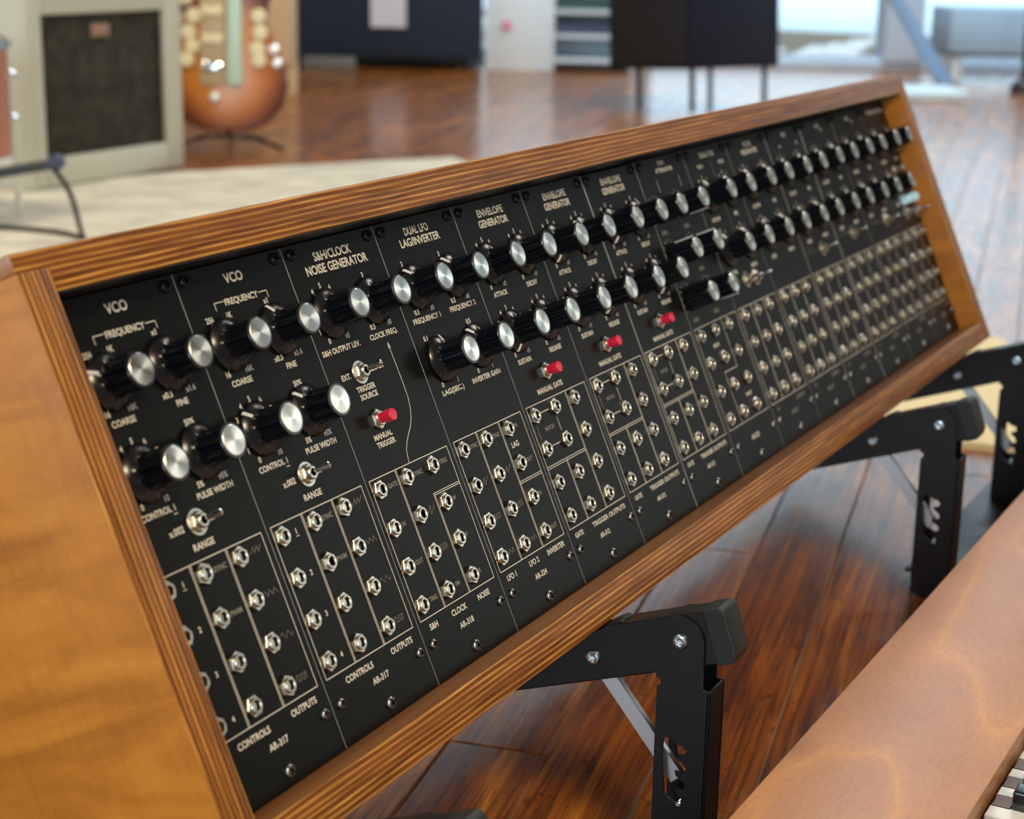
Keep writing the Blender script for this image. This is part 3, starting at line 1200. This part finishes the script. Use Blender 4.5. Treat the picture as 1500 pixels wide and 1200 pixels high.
SLOT = [(971.5, 1080), (980.5, 1081.5), (989.5, 1092), (995.5, 1093.5), (1000, 1101), (995.5, 1107), (988, 1106.5), (987, 1111), (995.5, 1119),
        (998.5, 1126.5), (994, 1131.6), (983.5, 1128), (985, 1135.5), (995.5, 1144.5), (997, 1150.5), (992.5, 1155), (983.5, 1152), (984, 1158), (991, 1168.5), (991, 1176), (986.5, 1177.5), (968.5, 1161), (967, 1110)]
# the slot in (out, down) mm on the near plate
SLOT_OD = SLOT_PLACE = [(143.5, 243.5), (147.3, 243.2), (151.6, 246.2), (154.2, 246.2), (156.4, 248.6), (154.8, 251.2), (151.7, 252.0), (151.4, 253.8), (155.2, 256.2),
                        (156.8, 258.7), (155.2, 261.3), (150.6, 261.0), (151.4, 263.6), (156.0, 266.2), (156.9, 268.4), (155.2, 270.6), (151.4, 270.4), (151.7, 272.8), (155.0, 276.2), (155.2, 279.2), (153.4, 280.3),
                        (145.2, 275.6), (143.0, 256.0)]


def make_stand(us, label):
    u0 = us[0] * mm
    root = empty('folding_stand', (u0, 0, 0))
    tag(root, label, 'stand', 'pair of black metal stands carrying the case')
    W_ = 20.5 * mm
    for u in us:
        x = u * mm - u0
        # arm: closed channel parallel-ish to the case bottom
        a_ = A0 - e * 120
        b_ = A0 + e * 62
        cb_ = Vector((-0.9135, 0.4067)); a_ = A0 + cb_ * 112 + Vector((0.3, 0.9))
        o_ = [tuple(a_), tuple(A0 + Vector((0.3, 0.9))), tuple(A0 + e * 2), tuple(b_), tuple(b_ + pn * 28.4), tuple(A0 - e * 118 + pn * 28.4)]
        arm = side_plate('arm', o_, [], x + 0.0018, x + W_ - 0.0018, M_STAND, root)
        bv = arm.modifiers.new('bevel', 'BEVEL'); bv.width = 0.0009; bv.segments = 2
        # soft pad where the case rests
        p0 = A0 + e * 1.5 - pn * 0.1
        p1 = A0 + e * 9 - pn * 1.6
        pad = side_plate('rest_pad', [tuple(p0), tuple(p1), tuple(p1 + e * 3 + pn * 1.8), tuple(p0 + pn * 0.4)], [], x + 0.004, x + W_ - 0.004, M_CAPP, root)
        # end cap, chamfered block
        c0 = A0 + e * 58 - pn * 0.6
        oc = [tuple(c0), tuple(c0 + e * 9.5), tuple(c0 + e * 12 + pn * 3), tuple(c0 + e * 12 + pn * 25), tuple(c0 + e * 9 + pn * 29.6), tuple(c0 + pn * 29.6)]
        capo = side_plate('end_cap', oc, [], x + 0.0012, x + W_ - 0.0012, M_CAPP, root)
        bv = capo.modifiers.new('bevel', 'BEVEL'); bv.width = 0.0007; bv.segments = 2
        # leg: near side plate with rounded ear and ratchet slot, far side plate, front web
        ear = []
        cx_, cy_, rr = 150.6, 188.6, 12.8
        for k in range(13):
            a = math.pi - math.pi * k / 12
            ear.append((cx_ + rr * math.cos(a), cy_ - rr * math.sin(a)))
        out = ear + [(163.6, 213), (167.6, 213.5), (167.6, 314), (138.6, 314), (138.6, 216), (140.5, 215), (140.5, 212), (137.8, 211)]
        leg = side_plate('leg', out, [SLOT_OD], x, x + 0.0016, M_STAND, root)
        far = side_plate('leg_plate', out, [SLOT_OD], x + W_ - 0.0016, x + W_, M_STAND, leg)
        bm = bmesh.new()
        bm_box(bm, x, x + W_, -0.1676, -0.1660, (FLZ - 314) * mm, (FLZ - 213.5) * mm, 0, 0.0005, 1)
        obj('front_web', mesh_from_bm('front_web', bm, M_STAND), leg)
        # bolts
        for (bo, bd) in ((101.3, 209.0), (150.6, 188.8)):
            bm = bmesh.new()
            Mx = Matrix.Translation((x + (0.0018 if bo < 120 else 0.0), -bo * mm, (FLZ - bd) * mm)) @ Matrix.Rotation(R(-90), 4, 'Y')
            bm_lathe(bm, [(0.0042, 0.0), (0.0042, 0.0007), (0.0036, 0.0016), (0.0024, 0.0019), (0.0020, 0.0013), (0.0010, 0.0010), (0.0001, 0.0011)], 24, 0, Mx)
            obj('bolt', mesh_from_bm('bolt', bm, M_ZINC), root)
        # little stop pin at the bottom of the slot
        bm = bmesh.new()
        Mx = Matrix.Translation((x + 0.002, -0.1535, (FLZ - 279) * mm)) @ Matrix.Rotation(R(-90), 4, 'Y')
        bm_lathe(bm, [(0.0017, -0.018), (0.0017, 0.0022), (0.0012, 0.0028)], 16, 0, Mx)
        obj('stop_pin', mesh_from_bm('stop_pin', bm, M_ZINC), root)
        # brace bar
        q0 = Vector((101.5, 211)); q1 = Vector((150.5, 268))
        dd = (q1 - q0).normalized(); nn = Vector((-dd.y, dd.x)) * 4.3
        br = side_plate('brace', [tuple(q0 + nn), tuple(q1 + nn), tuple(q1 - nn), tuple(q0 - nn)], [], x + 0.0045, x + 0.0085, M_BRACE, root)
        bv = br.modifiers.new('bevel', 'BEVEL'); bv.width = 0.0006; bv.segments = 2
        # foot rail running back under the case
        bm = bmesh.new()
        bm_box(bm, x, x + W_, -0.204, -0.139, 0.003, 0.011, 0, 0.0008, 1)
        obj('foot_rail', mesh_from_bm('foot_rail', bm, M_STAND), root)
        # rubber feet
        bm = bmesh.new()
        for yy in (-0.19, -0.15):
            bm_lathe(bm, [(0.009, 0.0), (0.0095, 0.003)], 16, 0, Matrix.Translation((x + W_ / 2, yy, 0)))
        obj('rubber_feet', mesh_from_bm('rubber_feet', bm, M_CAPP), root)
    # cross plate joining the two feet
    L_ = (us[1] - us[0]) * mm + W_
    bm = bmesh.new()
    bm_box(bm, W_ + 0.0005, L_ + 0.02, -0.172, -0.128, 0.011, 0.0135, 0, 0.0006, 1)
    obj('cross_plate', mesh_from_bm('cross_plate', bm, M_STAND), root)
    return root


make_stand((17, 274), 'black folding metal stand with zinc bolts under the near half of the case')
make_stand((749, 988), 'black folding metal stand under the far end of the case, both its legs in view')

# ------------------------------------------------------------------ keyboard in the right foreground
KD = 0.235
kb = empty('keyboard', (0, 0, 0))
tag(kb, 'wooden keyboard case with piano keys on the floor in the right foreground', 'keyboard')
KZ = ZP - KD
ky = -0.2105
bm = bmesh.new()
bm_box(bm, -0.45, 1.35, ky - 0.0955, ky, KZ - 0.018, KZ, 0, 0.0012, 2)
obj('top_board', mesh_from_bm('top_board', bm, M_KBWOOD), kb, (0, 0, 0))
box('back_board', -0.45, 1.35, ky - 0.018, ky - 0.001, 0.0, KZ - 0.0185, M_KBWOOD, kb, 0.001)
box('base_board', -0.45, 1.35, ky - 0.30, ky - 0.0185, 0.004, 0.016, M_KBWOOD, kb, 0.001)
box('key_bed', -0.42, 1.32, ky - 0.27, ky - 0.105, 0.016, 0.045, M_CAPP, kb)
for x in (-0.45, 1.32):
    box('cheek_block', x, x + 0.03, ky - 0.28, ky - 0.0995, 0.016, KZ, M_KBWOOD, kb, 0.0015)
wz = KZ - 0.009
pat = [1, 1, 0, 1, 1, 1, 0]
bmw = bmesh.new()
PW_ = 0.0222
bm_box(bmw, 0, PW_ - 0.001, -0.150, -0.0965, -0.02, 0, 0, 0.0008, 2)
bm_box(bmw, 0.0046, PW_ - 0.0056, -0.0975, -0.0, -0.02, 0.0, 0, 0.0006, 1)
mw_ = mesh_from_bm('white_key', bmw, M_IVORY)
bmb = bmesh.new()
bm_box(bmb, -0.0062, 0.0062, -0.093, -0.010, -0.01, 0.0095, 0, 0.0014, 2)
bm_box(bmb, -0.0066, 0.0066, -0.0098, -0.0005, -0.01, 0.0003, 1, 0.0004, 1)
mb_ = mesh_from_bm('black_key', bmb, [M_EBONY, M_KEYBROWN])
n = 0
x = -0.415
while x < 1.29:
    obj('white_key', mw_, kb, (x, ky - 0.0975, wz))
    if pat[n % 7] and x + PW_ < 1.29:
        obj('black_key', mb_, kb, (x + PW_ - 0.0005, ky - 0.0975, wz))
    x += PW_
    n += 1

# ------------------------------------------------------------------ background: amplifier
M_AMP = mat('grey_green_tolex', srgb(198, 198, 182), 0.65)
M_AMPS = mat('grey_green_tolex_side', srgb(172, 184, 172), 0.65)
M_GRILLE = mat('dark_grille_cloth', srgb(44, 44, 34), 0.85)
_t = NT(M_GRILLE)
_gn = _t.noise(_t.coords(), 26, 4, 0.7)
_t.l(_t.ramp(_gn, [(0.35, srgb(26, 26, 22)), (0.65, srgb(62, 60, 42))]), _t.b.inputs['Base Color'])
amp = empty('guitar_amplifier', (1.875, 1.83, 0.007))
tag(amp, 'small grey-green combo amplifier with dark grille cloth standing on the cream rug', 'amplifier')
AWD, AH, AD = 0.435, 0.46, 0.22
bd = 0.045
box('side_panel', 0, 0.018, 0, AD, 0.0, AH, M_AMP, amp, 0.006)
box('side_panel', AWD - 0.018, AWD, 0, AD, 0.0, AH, M_AMP, amp, 0.006)
box('top_panel', 0.018, AWD - 0.018, 0, AD, AH - 0.018, AH, M_AMP, amp, 0.004)
box('bottom_panel', 0.018, AWD - 0.018, 0, AD, 0.0, 0.018, M_AMP, amp, 0.004)
box('front_frame', 0.002, bd, -0.012, 0.002, 0.002, AH - 0.002, M_AMP, amp, 0.005)
box('front_frame', AWD - 0.052, AWD - 0.002, -0.012, 0.002, 0.002, AH - 0.002, M_AMP, amp, 0.005)
box('front_frame', bd, AWD - 0.052, -0.012, 0.002, 0.002, 0.055, M_AMP, amp, 0.004)
box('front_frame', bd, AWD - 0.052, -0.012, 0.002, 0.312, AH - 0.002, M_AMP, amp, 0.004)
box('grille_cloth', bd - 0.003, AWD - 0.049, 0.0022, 0.008, 0.05, 0.32, M_GRILLE, amp, 0.001)
box('back_panel', 0.018, AWD - 0.018, AD - 0.01, AD, 0.018, AH - 0.018, M_AMP, amp)
bm = bmesh.new()
bm_box(bm, 0.185, 0.235, -0.004, 0.0018, 0.268, 0.292, 0, 0.003, 2)
o = obj('badge', mesh_from_bm('badge', bm, mat('copper_badge', srgb(176, 140, 118), 0.4, 0.5)), amp)

# black microphone-style stand with boom and clutch in front of the amplifier
M_BLK = mat('satin_black', (0.01, 0.01, 0.012, 1), 0.35)
ms = back_root('boom_stand', -0.77, 2.62, 0.007)
tag(ms, 'black boom stand with a round clutch at the left edge, in front of the amplifier', 'stand')
bm = bmesh.new()
bm_tube(bm, (-0.30, 0.0, 0.055), (0.075, 0.0, 0.125), 0.008)
obj('boom', mesh_from_bm('boom', bm, M_BLK), ms)
bm = bmesh.new()
bm_lathe(bm, [(0.012, -0.011), (0.013, 0), (0.012, 0.011)], 20, 0, Matrix.Translation((0.083, 0, 0.128)) @ Matrix.Rotation(R(90), 4, 'X'))
obj('clutch', mesh_from_bm('clutch', bm, mat('slate_plastic', srgb(52, 58, 78), 0.4)), ms)
bm = bmesh.new()
bm_tube(bm, (-0.30, 0.0, 0.06), (-0.30, 0.0, 0.0), 0.009)
for a in (0.3, 2.4, 4.5):
    bm_tube(bm, (-0.30, 0.0, 0.05), (-0.30 + 0.22 * math.cos(a), 0.22 * math.sin(a), 0.007), 0.007)
obj('tripod_base', mesh_from_bm('tripod_base', bm, M_BLK), ms)


def tube_curve(name, pts, rad, m, parent=None):
    cu = bpy.data.curves.new(name, 'CURVE')
    cu.dimensions = '3D'
    s = cu.splines.new('NURBS')
    s.points.add(len(pts) - 1)
    for i, p in enumerate(pts): s.points[i].co = (*p, 1)
    s.use_endpoint_u = True
    s.order_u = 4
    cu.bevel_depth = rad
    cu.bevel_resolution = 3
    cu.resolution_u = 8
    o = bpy.data.objects.new(name, cu)
    me = bpy.data.meshes.new_from_object(o)
    bpy.data.objects.remove(o)
    me.materials.clear(); me.materials.append(m)
    for p in me.polygons: p.use_smooth = True
    return obj(name, me, parent)


cb = tube_curve('cable', [P(-0.687, 2.60, 0.128), P(-0.665, 2.61, 0.10), P(-0.66, 2.62, 0.05), P(-0.655, 2.64, 0.012), P(-0.67, 2.70, 0.012), P(-0.76, 2.76, 0.011), P(-0.95, 2.8, 0.011)], 0.004, M_BLK)
tag(cb, 'thin black cable hanging from the boom stand clutch down to the rug', 'cable')

# copper-coloured drum-like body edge with chrome lugs at the left edge
cpd = back_root('copper_drum', -0.925, 2.85, 0.007)
tag(cpd, 'copper coloured drum with chrome lugs cut off by the left edge of the picture', 'drum')
bm = bmesh.new()
bm_lathe(bm, [(0.100, 0.10), (0.104, 0.105), (0.104, 0.285), (0.100, 0.29)], 40)
obj('shell', mesh_from_bm('shell', bm, mat('copper_shell', srgb(190, 120, 92), 0.35, 0.4)), cpd)
for z in (0.10, 0.285):
    bm = bmesh.new()
    bm_lathe(bm, [(0.104, -0.008), (0.109, -0.007), (0.109, 0.007), (0.104, 0.008)], 40, 0, Matrix.Translation((0, 0, z)), close=False)
    obj('hoop', mesh_from_bm('hoop', bm, M_CHROME), cpd)
for k in range(8):
    a = k * math.pi / 4 + 0.1
    for z in (0.165, 0.235):
        bm = bmesh.new()
        bm_lathe(bm, [(0.009, 0.0), (0.009, 0.008), (0.004, 0.014)], 14, 0, Matrix.Rotation(a, 4, 'Z') @ Matrix.Translation((0.103, 0, z)) @ Matrix.Rotation(R(90), 4, 'Y'))
        obj('lug', mesh_from_bm('lug', bm, M_CHROME), cpd)
for k in range(3):
    bm = bmesh.new()
    a = k * 2.094 + 0.5
    bm_tube(bm, (0.1 * math.cos(a), 0.1 * math.sin(a), 0.14), (0.115 * math.cos(a), 0.115 * math.sin(a), 0.0), 0.005)
    obj('leg', mesh_from_bm('leg', bm, M_CHROME), cpd)

# ------------------------------------------------------------------ sunburst guitar on a stand
M_BURST = mat('sunburst_lacquer', srgb(170, 95, 20), 0.3, coat=0.4, coat_rough=0.12)
_t = NT(M_BURST)
_g = _t.n('ShaderNodeVectorMath', operation='LENGTH')
_t.l(_t.coords(scale=(6.4, 1.0, 5.2), loc=(0, 0, -0.78)), _g.inputs[0])
_t.l(_t.ramp(_g.outputs['Value'], [(0.0, srgb(232, 160, 44)), (0.55, srgb(208, 124, 24)), (0.78, srgb(130, 58, 10)), (0.97, srgb(24, 10, 6))]), _t.b.inputs['Base Color'])
gt = back_root('electric_guitar', -0.645, 3.93, 0.037, extra=0.1)
gt.rotation_euler = (R(-8), 0, WROT + 0.1)
tag(gt, 'sunburst guitar with pale tailpiece propped upright on a black stand behind the amplifier', 'guitar')
half = [(0.0, 0.0), (0.05, 0.004), (0.09, 0.02), (0.122, 0.055), (0.135, 0.10), (0.128, 0.15), (0.105, 0.20), (0.090, 0.24), (0.094, 0.28), (0.106, 0.32), (0.110, 0.36), (0.098, 0.40), (0.07, 0.43), (0.03, 0.44)]
ol = half + [(-x_, y_) for x_, y_ in reversed(half[1:])]
bm = bmesh.new()
fr_ = [bm.verts.new((p[0], -0.022, p[1])) for p in ol]
bk = [bm.verts.new((p[0], 0.022, p[1])) for p in ol]
bm.faces.new(fr_); bm.faces.new(list(reversed(bk)))
for i in range(len(ol)):
    j = (i + 1) % len(ol)
    bm.faces.new((fr_[j], fr_[i], bk[i], bk[j]))
bmesh.ops.recalc_face_normals(bm, faces=bm.faces)
bmesh.ops.bevel(bm, geom=[ed for ed in bm.edges if abs((ed.verts[0].co - ed.verts[1].co).y) < 1e-6], offset=0.006, segments=3, profile=0.5, affect='EDGES')
obj('body', mesh_from_bm('body', bm, M_BURST), gt)
M_CREAM = mat('cream_plastic_and_glint', srgb(244, 236, 196), 0.35)  # pickups, and the painted highlight discs below
M_MINT = mat('mint_pearl', srgb(206, 240, 224), 0.3)
box('tailpiece', 0.004, 0.036, -0.034, -0.0225, 0.10, 0.44, M_MINT, gt, 0.004)
box('bridge_plate', -0.055, 0.0, -0.030, -0.0225, 0.10, 0.42, mat('beige_pickguard', srgb(196, 176, 142), 0.4), gt, 0.003)
for z in (0.13, 0.19, 0.25, 0.31):
    box('pickup', -0.052, -0.004, -0.036, -0.0305, z, z + 0.022, M_CREAM if z > 0.15 else M_CHROME, gt, 0.003)
kn = bmesh.new()
bm_lathe(kn, [(0.018, 0), (0.017, 0.012), (0.013, 0.016)], 18)
mk = mesh_from_bm('highlight_disc', kn, M_CREAM)
for (x_, z_) in ((-0.085, 0.155), (-0.072, 0.185), (-0.080, 0.215), (-0.068, 0.25), (-0.085, 0.29), (-0.070, 0.32), (0.072, 0.155), (0.068, 0.18), (0.075, 0.215), (0.072, 0.25)):
    obj('highlight_disc', mk, gt, (x_, -0.022, z_), (R(90), 0, 0))  # pale discs added as blurred highlights along the body
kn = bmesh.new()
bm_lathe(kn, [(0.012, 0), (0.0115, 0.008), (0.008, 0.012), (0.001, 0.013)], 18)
mk = mesh_from_bm('glint_stud', kn, mat('glint_metal', (0.9, 0.95, 0.93, 1), 0.35, 0.6))
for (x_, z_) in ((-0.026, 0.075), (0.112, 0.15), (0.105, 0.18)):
    obj('glint_stud', mk, gt, (x_, -0.022, z_), (R(90), 0, 0))  # bright studs added where glints sit on the lacquer
box('neck', -0.018, 0.030, -0.026, -0.004, 0.43, 0.95, mat('dark_fretboard', srgb(50, 32, 22), 0.4), gt, 0.003)
box('headstock', -0.035, 0.047, -0.022, -0.006, 0.95, 1.08, M_BURST, gt, 0.004)
gs = back_root('guitar_stand', -0.645, 3.93, 0.0, extra=0.1)
tag(gs, 'low black tubular stand holding up the sunburst guitar', 'stand')
bm = bmesh.new()
for sx in (-1, 1):
    bm_tube(bm, (sx * 0.05, 0.0, 0.028), (sx * 0.125, -0.06, 0.006), 0.005)
    bm_tube(bm, (sx * 0.05, 0.0, 0.026), (sx * 0.05, -0.055, 0.026), 0.005)
bm_tube(bm, (-0.055, 0.0, 0.027), (0.055, 0.0, 0.027), 0.005)
bm_tube(bm, (0, 0.035, 0.03), (0, 0.16, 0.006), 0.006)
obj('leg_frame', mesh_from_bm('leg_frame', bm, M_BLK), gs)
bm = bmesh.new()
bm_tube(bm, (0, 0.06, 0.024), (0, 0.125, 0.42), 0.006)
obj('upright', mesh_from_bm('upright', bm, M_BLK), gs)

# pale wooden shelf seen behind the guitar
sh = back_root('slatted_shelf', -1.12, 5.0, 0)
tag(sh, 'pale timber slatted rack standing behind the sunburst guitar', 'rack')
M_BEIGE = mat('pale_timber', srgb(226, 194, 150), 0.5)
box('side_post', 0.0, 0.05, 0, 0.25, 0, 0.7, M_BEIGE, sh, 0.003)
box('side_post', 0.40, 0.47, 0, 0.25, 0.10, 0.7, M_BEIGE, sh, 0.003)
box('rear_post', 0.40, 0.47, 0.2, 0.25, 0.0, 0.10, M_BEIGE, sh, 0.003)
box('back_sheet', 0.05, 0.40, 0.22, 0.24, 0.05, 0.7, mat('grey_sheet', srgb(150, 140, 128), 0.6), sh)
for k in range(7):
    box('slat', 0.05, 0.40, 0.0, 0.02, 0.14 + k * 0.075, 0.165 + k * 0.075, M_BEIGE, sh, 0.002)

# navy cabinet with a sheet of paper
nv = back_root('navy_cabinet', -0.835, 6.3, 0)
tag(nv, 'large dark navy cabinet by the back wall with a white paper on its front', 'cabinet')
box('body', 0.0, 0.70, 0.0, 0.4, 0.04, 0.95, M_NAVY, nv, 0.01)
for x_ in (0.05, 0.62):
    for y_ in (0.05, 0.33):
        bm = bmesh.new()
        bm_lathe(bm, [(0.02, 0.0), (0.022, 0.04)], 14, 0, Matrix.Translation((x_, y_, 0)))
        obj('foot', mesh_from_bm('foot', bm, M_BLK), nv)
pp = back_root('paper_sheet', -0.46, 6.296, 0.145)
box('sheet', -0.062, 0.062, -0.001, 0.001, 0.0, 0.17, M_PAPER, pp)
tag(pp, 'white sheet of paper stuck on the front of the navy cabinet', 'paper')
bx = back_root('cardboard_box', -0.66, 6.2, 0.0)
box('carton', -0.09, 0.09, -0.02, 0.05, 0.0, 0.045, mat('grey_card', srgb(120, 118, 112), 0.7), bx, 0.003)
tag(bx, 'low grey carton on the floor in front of the navy cabinet', 'box')

# white low shelving with dark items, centre
ws = back_root('white_shelf', 0.05, 6.35, 0)
tag(ws, 'low white shelf unit by the window between the navy cabinet and the tilted speaker', 'shelf')
M_WHITE = mat('white_laminate', srgb(228, 242, 250), 0.4)
box('side', -0.17, -0.155, 0, 0.25, 0, 0.42, M_WHITE, ws, 0.002)
box('side', 0.345, 0.36, 0, 0.25, 0, 0.42, M_WHITE, ws, 0.002)
box('side', 0.06, 0.075, 0, 0.25, 0, 0.42, M_WHITE, ws, 0.002)
box('door', -0.155, 0.06, 0.0, 0.015, 0.0, 0.42, M_WHITE, ws, 0.002)
for z in (0.03, 0.115, 0.2, 0.285, 0.405):
    box('shelf_board', 0.075, 0.345, 0, 0.25, z, z + 0.014, M_WHITE, ws, 0.002)
box('back_sheet', -0.155, 0.345, 0.24, 0.25, 0.0, 0.42, M_WHITE, ws)
for i, (z, h, c, lb) in enumerate(((0.129, 0.035, srgb(70, 84, 110), 'slate blue flat case on the lower shelf of the white unit'),
                                   (0.214, 0.03, srgb(60, 96, 92), 'dark green flat case on the middle shelf of the white unit'),
                                   (0.299, 0.05, srgb(190, 140, 160), 'pinkish folder stack on the upper shelf of the white unit'))):
    q = back_root('flat_case', 0.05, 6.35, z)
    box('case_body', 0.085, 0.335, 0.01, 0.2, 0, h, mat('case_colour_%d' % i, c, 0.5), q, 0.003)
    tag(q, lb, 'case')
q = back_root('wall_switch', -0.045, 6.349, 0.155)
bm = bmesh.new()
bm_lathe(bm, [(0.02, 0), (0.018, 0.006)], 20, 0, Matrix.Rotation(R(90), 4, 'X'))
obj('disc', mesh_from_bm('disc', bm, mat('pink_sticker', srgb(224, 150, 170), 0.5)), q)
q.name = 'round_sticker'
tag(q, 'small pink round sticker on the white shelf unit door', 'sticker')

# tilted-back dark speaker cabinet on thin legs
sp = back_root('speaker_cabinet', 0.47, 4.86, 0.125, extra=-0.75)
sp.rotation_euler = (R(-4), 0, WROT + 0.62)
tag(sp, 'black and navy speaker cabinet on thin legs standing in front of the bright window', 'speaker')
M_SPF = mat('charcoal_cloth', srgb(34, 38, 42), 0.8)
M_SPN = mat('navy_vinyl', srgb(10, 26, 50), 0.5)
bm = bmesh.new()
bm_box(bm, 0.0, 0.33, 0.0, 0.36, 0.0, 0.6, 0, 0.008, 2)
obj('cabinet', mesh_from_bm('cabinet', bm, M_SPN), sp)
spf = box('grille', -0.006, -0.0005, 0.012, 0.348, 0.012, 0.588, M_SPF, sp, 0.002)
for x_ in (0.03, 0.30):
    for y_ in (0.03, 0.26):
        bm = bmesh.new()
        bm_tube(bm, (x_, y_, 0.0), (x_, y_, -0.118 + (0.02 if y_ > .1 else 0) * 0), 0.008)
        obj('leg', mesh_from_bm('leg', bm, M_BLK), sp)

# leaning pale blue plank at the window
q = back_root('leaning_board', 1.40, 5.75, 0.0)
q.rotation_euler = (R(-10), R(-33), WROT)
box('plank', -0.022, 0.022, -0.012, 0.012, 0.015, 1.2, mat('blue_grey_metal', srgb(130, 165, 205), 0.5), q, 0.003)
tag(q, 'long blue-grey bar leaning diagonally at the window on the right', 'bar')
# pale step by its foot
q = back_root('floor_block', 1.17, 5.45, 0.0)
box('block', 0.0, 0.21, 0.0, 0.25, 0.0, 0.03, mat('white_block', srgb(216, 238, 250), 0.5), q, 0.006)
tag(q, 'low white block on the floor at the foot of the leaning bar', 'block')
# low bench at the right window
q = back_root('window_bench', 1.49, 6.2, 0.0)
tag(q, 'pale blue storage bench by the window at the right edge', 'bench')
box('seat_box', 0.0, 0.6, 0.0, 0.3, 0.10, 0.25, mat('pale_blue_box', srgb(160, 190, 216), 0.5), q, 0.004)
box('base', 0.01, 0.59, 0.01, 0.29, 0.085, 0.1, mat('grey_base', srgb(110, 130, 148), 0.5), q, 0.002)
for x_ in (0.02, 0.55):
    box('leg', x_, x_ + 0.03, 0.02, 0.28, 0.0, 0.085, M_WHITE, q, 0.002)
q = back_root('rubber_foot_stand', 1.655, 5.83, 0.0)
bm = bmesh.new()
bm_lathe(bm, [(0.045, 0.0), (0.045, 0.02), (0.02, 0.04), (0.012, 0.06), (0.012, 0.5)], 20)
obj('pole', mesh_from_bm('pole', bm, M_BLK), q)
tag(q, 'black pole with a round foot at the far right edge of the picture', 'pole')
